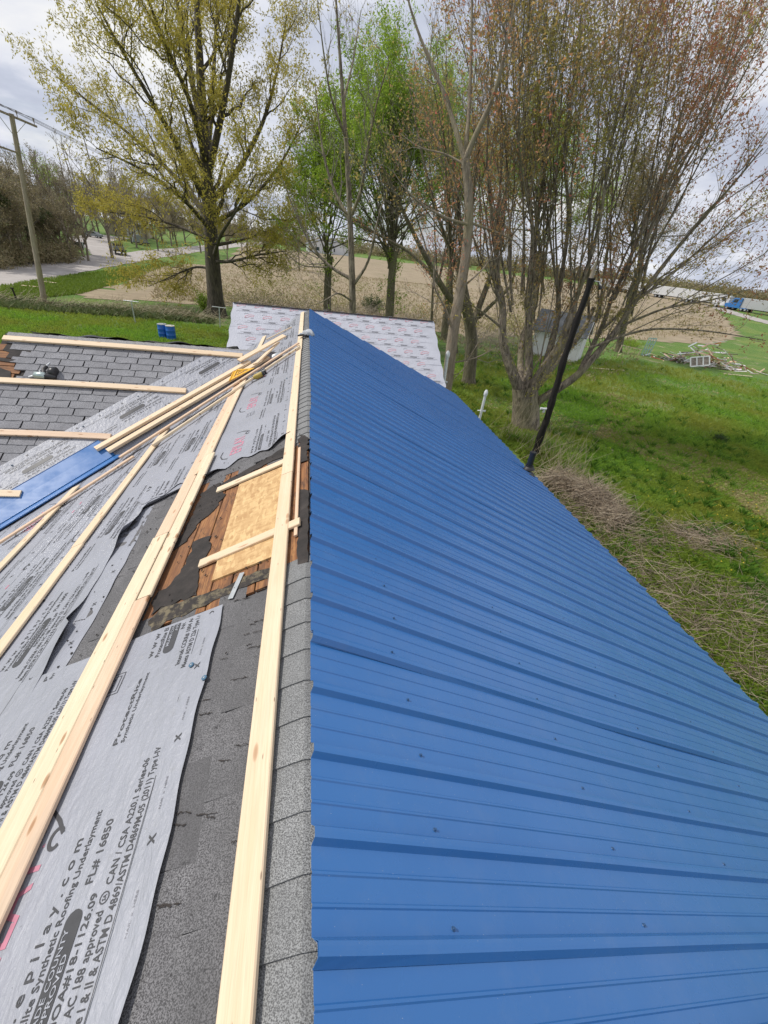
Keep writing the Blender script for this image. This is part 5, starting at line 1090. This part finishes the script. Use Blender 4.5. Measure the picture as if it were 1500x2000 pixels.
make_tree('pale_tree', tb, limbs, [dict(n=8, t0=.2, t1=1, ang=(25, 60), lmin=.8, lmax=2.4, upb=.2, npts=6, rr=.5, rmax=.03, k=4, taper=.4, wig=.06), dict(n=6, t0=.15, t1=1, ang=(22, 55), lmin=.3, lmax=1.1, upb=.1, npts=4, rr=.6, rmax=.010, k=3, wig=.06, leafy=True)],
    'pale tan-barked crooked tree standing right behind the eave near the white standpipe', bark=BARK_L, twig=TWIG_W, leafmat=BUD, leaf=dict(per=1, size=.06, aspect=.6, spread=.02), seed=13)
# ---- clump of dark stems behind it
Yt = 26.; tb = at(922, 716, Yt); tb[2] = gz(tb)
limbs = [([tb-np.array([0, 0, .2]), A(922, 680), A(920, 640), A(912, 600), A(900, 560), A(902, 500)], .42, .25), ([A(918, 650), A(935, 600, .4), A(955, 550, .6), A(975, 480, .8), A(985, 380, 1)], .20, .07), ([A(912, 610), A(880, 590, -.5), A(855, 545, -.8), A(830, 500, -1), A(790, 420, -1.4), A(750, 330, -2)], .20, .05),
         ([A(870, 570, -.7), A(840, 530, 0), A(800, 490, .5), A(740, 460, .8), A(680, 420, 1), A(640, 390, 1)], .12, .03), ([A(902, 510), A(900, 440, .4), A(888, 350, .6), A(880, 240, .8), A(870, 120, 1)], .15, .03), ([A(905, 520), A(915, 450, -.6), A(930, 340, -1), A(940, 220, -1.4)], .14, .03), ([A(900, 540), A(870, 470, 1), A(840, 370, 1.5), A(815, 260, 2), A(800, 170, 2.2)], .13, .03),
         ([A(890, 690, .8), A(885, 630, 1), A(880, 560, 1.2), A(880, 480, 1.4), A(872, 380, 1.6)], .16, .05), ([A(845, 700, 1.5), A(842, 640, 1.5), A(845, 570, 1.5), A(850, 500, 1.5)], .12, .04), ([A(935, 620, .3), A(965, 590, -.5), A(1000, 560, -1), A(1010, 500, -1.2)], .12, .04)]
for k in range(26):
    kx, ky = [(902, 505), (880, 520), (855, 545), (985, 480), (905, 450), (940, 520), (880, 480)][k % 7]; tx = kx + RNG.normal(-30, 75); ty = RNG.uniform(20, 330); dd = RNG.normal(0, 2)
    limbs.append(([A(kx, ky+10, 0), A(kx+(tx-kx)*.4, ky+(ty-ky)*.5, dd*.5), A(tx, ty, dd)], .045, .010))
make_tree('stem_clump_tree', tb, limbs, [dict(n=7, t0=.25, t1=1, ang=(16, 42), lmin=1.2, lmax=3.2, upb=.15, npts=6, rr=.5, rmax=.025, k=3, taper=.4, wig=.04), dict(n=6, t0=.1, t1=1, ang=(20, 48), lmin=.5, lmax=1.5, upb=.08, npts=4, rr=.6, rmax=.011, k=3, wig=.05, leafy=True)],
    'clump of dark crooked stems with rusty buds behind the pale tan tree', bark=BARK_M, twig=TWIG_G, leafmat=BUD, leaf=dict(per=4, size=.12, aspect=.55, spread=.05, up=.2), seed=17)
# ---- fresh green trees further back
def green_tree(px, py, Y_, w, top, bot, label, seed, mat=LEAFG, per=6, nsh=46, hang=0., bark=BARK_M, size=.155):
    global A
    tb = at(px, py, Y_); tb[2] = gz(tb); r = np.random.default_rng(seed); B_ = lambda x, y, dy=0: at(x, y, Y_+dy)
    limbs = [([tb-np.array([0, 0, .2]), B_(px, py-60), B_(px+5, bot+20)], .38, .26)]
    for k in range(nsh):
        tx = px + r.normal(0, w*.55); tx = px + np.clip(tx-px, -w, w); f = abs(tx-px)/w; ty = top + (bot-top)*(.05 + .62*f**1.5) + r.uniform(0, .35)*(bot-top); dd = r.normal(0, 2.6); sx_, sy_ = px + r.normal(0, 6), bot + r.uniform(-110, 60)
        limbs.append(([B_(sx_, sy_), B_(sx_+(tx-sx_)*.45, sy_+(ty-sy_)*.45, dd*.5), B_(tx, ty, dd)], r.uniform(.035, .07), .010))
    return make_tree('green_tree', tb, limbs, [dict(n=8, t0=.3, t1=1, ang=(15, 45), lmin=1.2, lmax=3.4, upb=.2, npts=5, rr=.5, rmax=.03, k=3, taper=.4, wig=.04, leafy=False), dict(n=6, t0=.1, t1=1, ang=(20, 50), lmin=.5, lmax=1.6, upb=.1, npts=4, rr=.6, rmax=.012, k=3, wig=.05, leafy=True)], label, bark=bark, twig=TWIG_D, leafmat=mat, leaf=dict(per=per, size=size, aspect=.5, spread=.12, hang=hang), seed=seed)
green_tree(765, 600, 36., 200, 50, 470, 'fresh green leafing tree behind the slim bare tree', 31, nsh=84, per=17)
green_tree(640, 600, 40., 85, 190, 480, 'small fresh green tree beside the slim bare trunk, next to the huge tree', 33, nsh=36, per=13)
green_tree(880, 590, 42., 140, 130, 480, 'soft yellow-green tree behind the clump of dark stems', 39, nsh=36, per=13)
green_tree(1050, 590, 38., 130, 190, 470, 'yellow-green leafing tree behind the many-stemmed tree', 35, nsh=40, per=13)
green_tree(1240, 600, 44., 130, 300, 520, 'olive budding tree behind the low boughs of the many-stemmed tree', 37, mat=OLIVE, nsh=40, per=11)
# ---- shrubs
def shrub(px, py, w, h, label, mat, seed, n=26, dy=0., per=22, size=.12, gnd=True):
    b = T0(px, py); r = np.random.default_rng(seed); e = empty('shrub', b); tag(e, label, 'shrub'); S = []
    for k in range(n):
        a = r.uniform(0, 6.28); rr_ = w*.5*math.sqrt(r.random()); tip = np.array([rr_*math.cos(a), rr_*math.sin(a), h*(.55+.45*r.random())*(1-.35*(rr_/(w*.5))**2)]); S.append(resample([np.array([0, 0, -.1])+tip*[.15, .15, 0], tip*[.6, .6, .55], tip], 6))
    P = np.array(S); R = np.repeat(np.linspace(.02, .006, 6)[None], n, 0); V, F = tubes(P, R, 3); P2, R2 = sprout(P, R, 6, .2, 1, (25, 60), .2*h, .45*h, .1, 4, r, rmax=.008); V2, F2 = tubes(P2, np.maximum(R2, .003), 3)
    fobj('stems', *join_arrays([(V, F), (V2, F2)]), TWIG_D, e); fobj('foliage', *leaf_quads(P2, per, size, r, .6, .10), mat, e); return e
shrub(727, 612, 2.9, 2.2, 'rounded dark green shrub just beyond the rear roof ridge', DKLEAF, 41); shrub(402, 612, 2.0, 2.0, 'leafy green shrub at the foot of the huge spreading tree', LEAFG, 42, per=12)
shrub(1230, 678, 3.2, 1.0, 'low green bramble behind the bleached trestle', LEAFG, 44, per=10); shrub(1402, 862, .8, .32, 'small dark green weed clump on the open lawn', DKLEAF, 45, n=14, per=10, size=.08)
# ---- roadside wood on the left: individual trees
def wood_variant(seed, H, spread, mat, bark, per, size, nl=9):
    r = np.random.default_rng(seed); P = [resample([(0, 0, -.2), (r.normal(0, .2), r.normal(0, .2), H*.35), (r.normal(0, .4), r.normal(0, .4), H*.95)], 10)]; R = [np.linspace(.22, .03, 10)]
    for k in range(nl):
        z = H*r.uniform(.12, .6); a = r.uniform(0, 6.28); l = spread*r.uniform(.6, 1.1); P.append(resample([(0, 0, z), (l*.5*math.cos(a), l*.5*math.sin(a), z+H*.16), (l*math.cos(a), l*math.sin(a), z+H*r.uniform(.18, .38))], 10)); R.append(np.linspace(.10, .02, 10))
    P = np.array(P); R = np.array(R); P1, R1 = sprout(P, R, 8, .2, 1, (20, 55), H*.08, H*.2, .2, 5, r, rmax=.03, wig=.05); P2, R2 = sprout(P1, R1, 7, .1, 1, (20, 60), H*.04, H*.10, .1, 4, r, rmax=.014, wig=.06)
    V, F = tubes(P, R, 6); tr_ = fast_mesh('trunk', V, F, bark, True); V2, F2 = join_arrays([tubes(P1, np.maximum(R1, .018), 3), tubes(P2, np.maximum(R2, .014), 3)]); tw_ = fast_mesh('twigs', V2, F2, TWIG_G if bark is not BARK_D else TWIG_D, True); V3, F3 = leaf_quads(P2, per, size, r, .55, .15); return tr_, tw_, fast_mesh('crown', V3, F3, mat)
WV = [wood_variant(61, 13, 4.2, OLIVE, BARK_G, 6, .24), wood_variant(62, 12, 4.6, OLIVE, BARK_M, 7, .24), wood_variant(63, 15, 3.6, OLIVE, BARK_G, 2, .20), wood_variant(64, 11, 4.8, DKLEAF, BARK_D, 6, .26), wood_variant(65, 14, 3.0, LEAFG, BARK_G, 3, .2)]
wl_ = ['bushy olive-brown tree in the roadside wood', 'dense brown budding tree in the roadside wood', 'tall bare grey tree rising out of the roadside wood', 'dark evergreen tree in the roadside wood', 'thin pale-green leafing tree in the roadside wood']
def wood_tree(px, r_, v, sc, lab=None, grp='trees of the roadside wood', where=''):
    p = far(px, r_); p[2] = gz(p) - .05; e = empty('wood_tree', p, random.uniform(0, 6.28)); e.scale = (sc, sc, sc*random.uniform(.9, 1.1)); tag(e, lab or (wl_[v] + where), 'tree', grp if lab is None else None)
    for nm, me in zip(('trunk', 'twigs', 'crown'), WV[v]): o = bpy.data.objects.new(nm, me); link(o, e); (kind(o, 'stuff') if nm != 'trunk' else None)
rg = random.Random(9)
for k in range(26): wood_tree(-80 + k*7.9 + rg.uniform(-6, 6), rg.uniform(72, 84) + k*.7, rg.choice([0, 0, 1, 1, 3, 1]), rg.uniform(.72, .98)*(1.05-.010*k), where=[', front row opposite the leaning pole', ', front row facing the road bend', ', front row next to the drive'][min(2, k//9)])
for k in range(16): wood_tree(-70 + k*15 + rg.uniform(-6, 6), rg.uniform(92, 112), rg.choice([2, 2, 0, 4]), rg.uniform(1.0, 1.25)*(1-.012*k), where=', second row behind the undergrowth')
for k in range(18): wood_tree(105 + k*14 + rg.uniform(-6, 6), rg.uniform(150, 185), rg.choice([0, 1, 0, 1, 2]), rg.uniform(1.05, 1.4), where=', behind the garage')
for k in range(10): wood_tree(230 + k*26 + rg.uniform(-8, 8), rg.uniform(135, 170), rg.choice([0, 1, 2, 0]), rg.uniform(.85, 1.15), where=', beyond the drive and garage')
wood_tree(204, 104, 2, 1.3, 'thick-trunked roadside tree beside the black flatbed truck', None)
for k, (px, r_, sc) in enumerate([(585, 120, .85), (520, 125, .7), (480, 132, .8), (440, 130, .75)]): wood_tree(px, r_, [0, 0, 1, 0][k], sc, None, 'trees of the roadside wood', ', behind the huge spreading tree')
# understorey of the wood
def scatter_leaves(name, centres, rads, n, size, mat, seed, label=None):
    r = np.random.default_rng(seed); i = r.integers(0, len(centres), n); c = np.array(centres)[i]; q = unit(r.normal(size=(n, 3)))*(r.random(n)**.4)[:, None]*np.array(rads)[i]; c = c + q; a = unit(r.normal(size=(n, 3))); b = unit(np.cross(a, r.normal(size=(n, 3)))); s = size*(.6+.8*r.random(n))[:, None]
    V = np.stack([c-b*s*.3, c+a*s*.5-b*s*.1, c+a*s, c+a*s*.45+b*s*.35], 1).reshape(-1, 3); return kind(fobj(name, V, np.arange(n*4).reshape(-1, 4), mat), 'stuff')
cs, rs = [], []
for k in range(44):
    p = far(-80 + k*4.6, 70 + rg.uniform(0, 10) + k*.45); cs.append((p[0], p[1], gz(p) + rg.uniform(.4, 1.6))); rs.append((2.4, 2.2, rg.uniform(1.0, 2.6)))
o = scatter_leaves('undergrowth', cs, rs, 30000, .26, OLIVE, 71); tag(o, 'dark tangled undergrowth along the foot of the roadside wood', 'undergrowth')
cs, rs = [], []
for k in range(150):
    px = 330 + k*8.4; r_ = 240 + rg.uniform(-8, 25); p = far(px, r_); hh = rg.uniform(2.2, 4.6) if px < 1150 else rg.uniform(2.5, 4.4); cs.append((p[0], p[1], gz(p)+hh*.55)); rs.append((5, 5, hh))
o = scatter_leaves('far_treeline', cs, rs, 60000, .9, OLIVE, 72); tag(o, 'far-off belt of trees along the horizon', 'treeline')
# a few far houses on the horizon
for k, (px, r_, lab) in enumerate([(625, 205, 'tiny far white house at the edge of the horizon trees'), (655, 208, 'tiny far white barn beside the far house')]):
    p = far(px, r_); p[2] = gz(p); o = empty('far_house', p, .2); tag(o, lab, 'house'); extr('wall', [(-5, -.5), (-5, 2.6), (0, 4.4), (5, 2.6), (5, -.5)], -3, 3, TRAILM, o); extr('roof', [(-5.4, 2.5), (0, 4.45), (5.4, 2.5), (5.4, 2.8), (0, 4.75), (-5.4, 2.8)], -3.3, 3.3, SHROOF, o); box('window', (-1.5, -3.03, 1.4), (1.2, .06, 1.2), GLASS, o)
# ---- grass
def blades(n, pos, hmin, hmax, wid, lean, rng, per=4):
    i = np.repeat(np.arange(len(pos)), per); c = pos[i] + np.concatenate([rng.normal(0, .03, (len(i), 2)), np.zeros((len(i), 1))], 1); h = (hmin + (hmax-hmin)*rng.random(len(i)))[:, None]; a = rng.uniform(0, 6.28, len(i)); d = np.stack([np.cos(a), np.sin(a), np.zeros(len(i))], -1); s = np.stack([-np.sin(a), np.cos(a), np.zeros(len(i))], -1); l = (lean*rng.random(len(i)))[:, None]; w = wid*(.6+.8*rng.random(len(i)))[:, None]
    tip = c + d*h*l + np.array([0, 0, 1.])*h; mid = c + d*h*l*.35 + np.array([0, 0, 1.])*h*.6
    V = np.stack([c - s*w, c + s*w, mid + s*w*.7, tip, ], 1); return V.reshape(-1, 3), np.arange(len(i)*4).reshape(-1, 4)
def scatter_px(n, poly_px, rng, bias=1.0):
    """spread over a part of the lawn, thinner with distance"""
    P = np.array(poly_px, float); lo, hi = P.min(0), P.max(0); out = []
    while len(out) < n:
        q = rng.uniform(lo, hi, (2000, 2))
        for x, y in q:
            if inpoly((x, y), poly_px): out.append((x, y))
            if len(out) >= n: break
    Q = np.array(out); d = AX_W + AX_R*((Q[:, :1]-750)/FPX) - AX_U*((Q[:, 1:]-1000)/FPX); t = -CAM[2]/d[:, 2]; p = CAM + d*t[:, None]
    for _ in range(3): t = (terrain(p[:, 0], p[:, 1])-CAM[2])/d[:, 2]; p = CAM + d*t[:, None]
    p[:, 2] = terrain(p[:, 0], p[:, 1]); return p
rg2 = np.random.default_rng(77)
lawn_r = [(880, 690), (960, 690), (1200, 700), (1500, 745), (1640, 770), (1640, 1560), (1480, 1420), (1020, 900), (860, 750)]
def worn(x, y):
    w = np.sin(x*.55+y*.31+1.0)+np.sin(x*.23-y*.47+2.1)+.8*np.sin(x*.9+y*1.1)+.6*np.sin(x*1.7-y*1.3+.5)+.4*np.sin(x*3.1+y*2.7)
    return w
pr = scatter_px(56000, lawn_r, rg2); pr = pr[(worn(pr[:, 0], pr[:, 1]) < 1.35) | (rg2.random(len(pr)) < .25)]; dist = np.hypot(pr[:, 0], pr[:, 1]); sc_ = np.clip(dist/14, .8, 3)[:, None]
V, F = blades(0, pr, .05, .13, .006, 1.1, rg2, 4); c_r = np.repeat(pr, 4, 0); V = (V.reshape(-1, 4, 3) - c_r[:, None])*np.clip(np.repeat(sc_, 4, 0), .8, 2.2)[:, None] + c_r[:, None]
o = kind(fobj('grass', V.reshape(-1, 3), F, GRASS), 'stuff'); tag(o, 'rough green lawn grass beyond the blue eave', 'grass')
lawn_l = [(-330, 560), (0, 600), (130, 612), (300, 625), (445, 640), (448, 700), (300, 740), (0, 790), (-330, 840)]
pl = scatter_px(42000, lawn_l, rg2); V, F = blades(0, pl, .10, .20, .02, .8, rg2, 4); o = kind(fobj('grass', V, F, GRASS), 'stuff'); tag(o, 'mown green lawn behind the shingled wing', 'grass')
verge = [(0, 560), (120, 540), (260, 522), (345, 512), (260, 545), (160, 575), (0, 590)]
pv2 = scatter_px(7000, verge, rg2); V, F = blades(0, pv2, .12, .3, .035, .8, rg2, 3); o = kind(fobj('grass', V, F, WEED), 'stuff'); tag(o, 'bright yellow-green verge grass beside the gravel road', 'grass')
pw_ = scatter_px(3800, [(860, 750), (960, 800), (1080, 900), (1230, 990), (1420, 1130), (1500, 1230), (1640, 1400), (1640, 1560), (1480, 1420), (1020, 900)], rg2); V, F = blades(0, pw_, .10, .30, .012, 1.2, rg2, 7); o = kind(fobj('weeds', V, F, WEED), 'stuff'); tag(o, 'yellow-green weeds growing along the house wall', 'weeds')
# dry stalks: mats lying on the grass, and a heap against the wall
def stalks(n, centres, rads, lmin, lmax, rise, rng, r0=.006):
    c = np.array(centres)[rng.integers(0, len(centres), n)]; rr_ = np.array(rads); c = c + rng.normal(size=(n, 3))*rr_; a = rng.normal(.4, .9, n); L = rng.uniform(lmin, lmax, n); e = rng.normal(rise[0], rise[1], n); d = np.stack([np.cos(a)*np.cos(e), np.sin(a)*np.cos(e), np.sin(e)], -1); s = np.linspace(-.5, .5, 4)
    P = c[:, None] + d[:, None]*(L[:, None]*s)[..., None] + np.cumsum(rng.normal(0, .03, (n, 4, 3)), 1)*L[:, None, None]; g = terrain(P[..., 0], P[..., 1]) + .02; P[..., 2] = np.maximum(P[..., 2], g); R = np.full((n, 4), r0)*np.linspace(1, .5, 4); return tubes(P, R, 3)
cs = [T0(x, y) + [0, 0, .10] for x, y in [(1120, 1000), (1180, 1020), (1260, 1060), (1330, 1050), (1400, 1060), (1230, 1110), (1320, 1140), (1390, 1170), (1440, 1200), (1300, 1190), (1360, 1230), (1480, 1180), (1470, 1270), (1440, 1300), (1490, 1360), (1240, 1130), (1200, 1060)]]
o = kind(fobj('dry_stalks', *stalks(6000, cs, (.50, .44, .07), .25, 1.3, (.0, .16), rg2, .0055), DRY), 'stuff'); tag(o, 'mats of dead flattened stalks in the grass by the eave', 'dry stalks')
cs = [T0(x, y) + [0, 0, .34] for x, y in [(1080, 950), (1105, 962), (1135, 972), (1165, 995), (1190, 1025), (1150, 985)]]
o = fobj('brush_heap', *stalks(1700, cs, (.34, .30, .13), .4, 1.5, (.1, .42), rg2, .007), DRY); tag(o, 'grey-brown heap of dead brush against the house by the vent pipe', 'brush heap')
cs = [T0(x, y) + [0, 0, .5] for x, y in [(1060, 900), (1085, 920), (1110, 930), (1010, 850), (1045, 880), (985, 850)]]
o = kind(fobj('tall_stalks', *stalks(170, cs, (.35, .35, .12), 1.2, 2.4, (1.1, .35), rg2, .006), REED), 'stuff'); tag(o, 'tall bleached stalks standing up behind the eave', 'dry stalks')
# reeds along the fence row
cs = [T0(x, y) + [0, 0, .25] for x, y in [(0, 588), (40, 592), (80, 598), (120, 602), (160, 604), (200, 606), (240, 608), (280, 612), (320, 616), (350, 620), (380, 624), (410, 628), (230, 600), (300, 606), (340, 610), (370, 614)]]
o = kind(fobj('reeds', *stalks(1000, cs, (1.0, .55, .15), .5, 2.4, (.35, .4), rg2, .013), REED), 'stuff'); tag(o, 'bleached reeds leaning along the edge of the lawn', 'reeds')
pg = scatter_px(1100, [(0, 585), (120, 598), (260, 606), (420, 622), (420, 634), (260, 622), (120, 612), (0, 603)], rg2); V, F = blades(0, pg, .10, .5, .03, 1.3, rg2, 5); o = kind(fobj('weeds', V, F, m_leaf('grey_green_weed', [(.09, .13, .04), (.15, .19, .07), (.20, .20, .09)], .25)), 'stuff'); tag(o, 'grey-green tall weeds along the edge of the mown lawn', 'weeds')
# brambles in the hedge row under the trees
cs = [T0(x, y) + [0, 0, .5] for x, y in [(470, 605), (530, 607), (600, 612), (660, 615), (720, 618), (790, 628), (830, 640), (960, 668), (990, 672), (940, 680)]]
o = kind(fobj('brambles', *stalks(1600, cs, (1.5, 1.2, .4), .8, 2.6, (.4, .5), rg2, .012), TWIG_G), 'stuff'); tag(o, 'tangle of brown brambles in the hedge row behind the rear roof', 'brambles')
ps = scatter_px(8500, [(1130, 775), (1200, 770), (1260, 800), (1250, 850), (1330, 870), (1420, 900), (1500, 940), (1500, 1020), (1400, 960), (1300, 920), (1220, 880), (1160, 850), (1190, 810)], rg2); V, F = blades(0, ps, .06, .14, .010, 1.6, rg2, 4); o = kind(fobj('straw', V, F, m_leaf('straw_grass', [(.42, .34, .17), (.33, .30, .10), (.48, .40, .22), (.26, .28, .07)], .2)), 'stuff'); tag(o, 'straw-coloured dry patches across the open lawn', 'straw')
pf = scatter_px(16000, [(470, 598), (300, 583), (300, 540), (380, 518), (640, 500), (1000, 530), (1300, 590), (1420, 640), (1420, 660), (1000, 652), (800, 634)], rg2); V, F = blades(0, pf, .12, .38, .035, 1.4, rg2, 3); o = kind(fobj('stubble', V, F, m_leaf('field_stubble', [(.42, .33, .21), (.33, .26, .15), (.28, .27, .10), (.48, .38, .26)], .2)), 'stuff'); tag(o, 'pale broken stubble standing over the bare field', 'stubble')
cs, rs = [], []
for (x, y) in [(455, 596), (500, 600), (560, 604), (620, 606), (670, 608), (760, 612), (810, 622), (560, 560), (610, 575), (520, 575), (700, 570), (965, 655), (1000, 640)]:
    p = T0(x, y); cs.append((p[0], p[1], p[2]+.8)); rs.append((2.2, 2.0, 1.1))
o = scatter_leaves('scrub', cs, rs, 6500, .17, m_leaf('olive_scrub_leaf', [(.22, .26, .05), (.30, .30, .09), (.20, .17, .08)], .4), 73); tag(o, 'thin olive scrub along the field edge behind the rear roof', 'scrub')
pw2 = scatter_px(24000, lawn_r, rg2); pw2 = pw2[worn(pw2[:, 0], pw2[:, 1]) > 1.25]; V, F = blades(0, pw2, .03, .09, .011, 2.4, rg2, 6); o = kind(fobj('straw', V, F, MATS['straw_grass']), 'stuff'); tag(o, 'bleached thatch in worn spots of the rough lawn', 'straw')
pt_ = scatter_px(900, lawn_r, rg2); pt_ = pt_[worn(pt_[:, 0], pt_[:, 1]) < .6]; V, F = blades(0, pt_, .14, .34, .010, 1.0, rg2, 22); o = kind(fobj('tussocks', V, F, m_leaf('dark_tussock_blade', [(.07, .16, .016), (.10, .21, .02), (.13, .25, .03)], .4)), 'stuff'); tag(o, 'taller dark tussocks dotted through the rough lawn', 'tussocks')
# dandelions
pd_ = scatter_px(230, [(900, 700), (1100, 760), (1500, 760), (1500, 1250), (1200, 900)], rg2); parts = []
for p in pd_:
    s_ = .022; a = np.arange(6)*1.047; parts.append((np.concatenate([np.stack([p[0]+s_*np.cos(a), p[1]+s_*np.sin(a), np.full(6, p[2]+.12)], -1), [[p[0], p[1], p[2]+.135]]]), np.array([(i, (i+1) % 6, 6) for i in range(6)])))
V, F = join_arrays(parts); o = kind(fobj('dandelions', V, F, PETAL), 'stuff'); tag(o, 'scattered yellow dandelions in the lawn', 'dandelions')
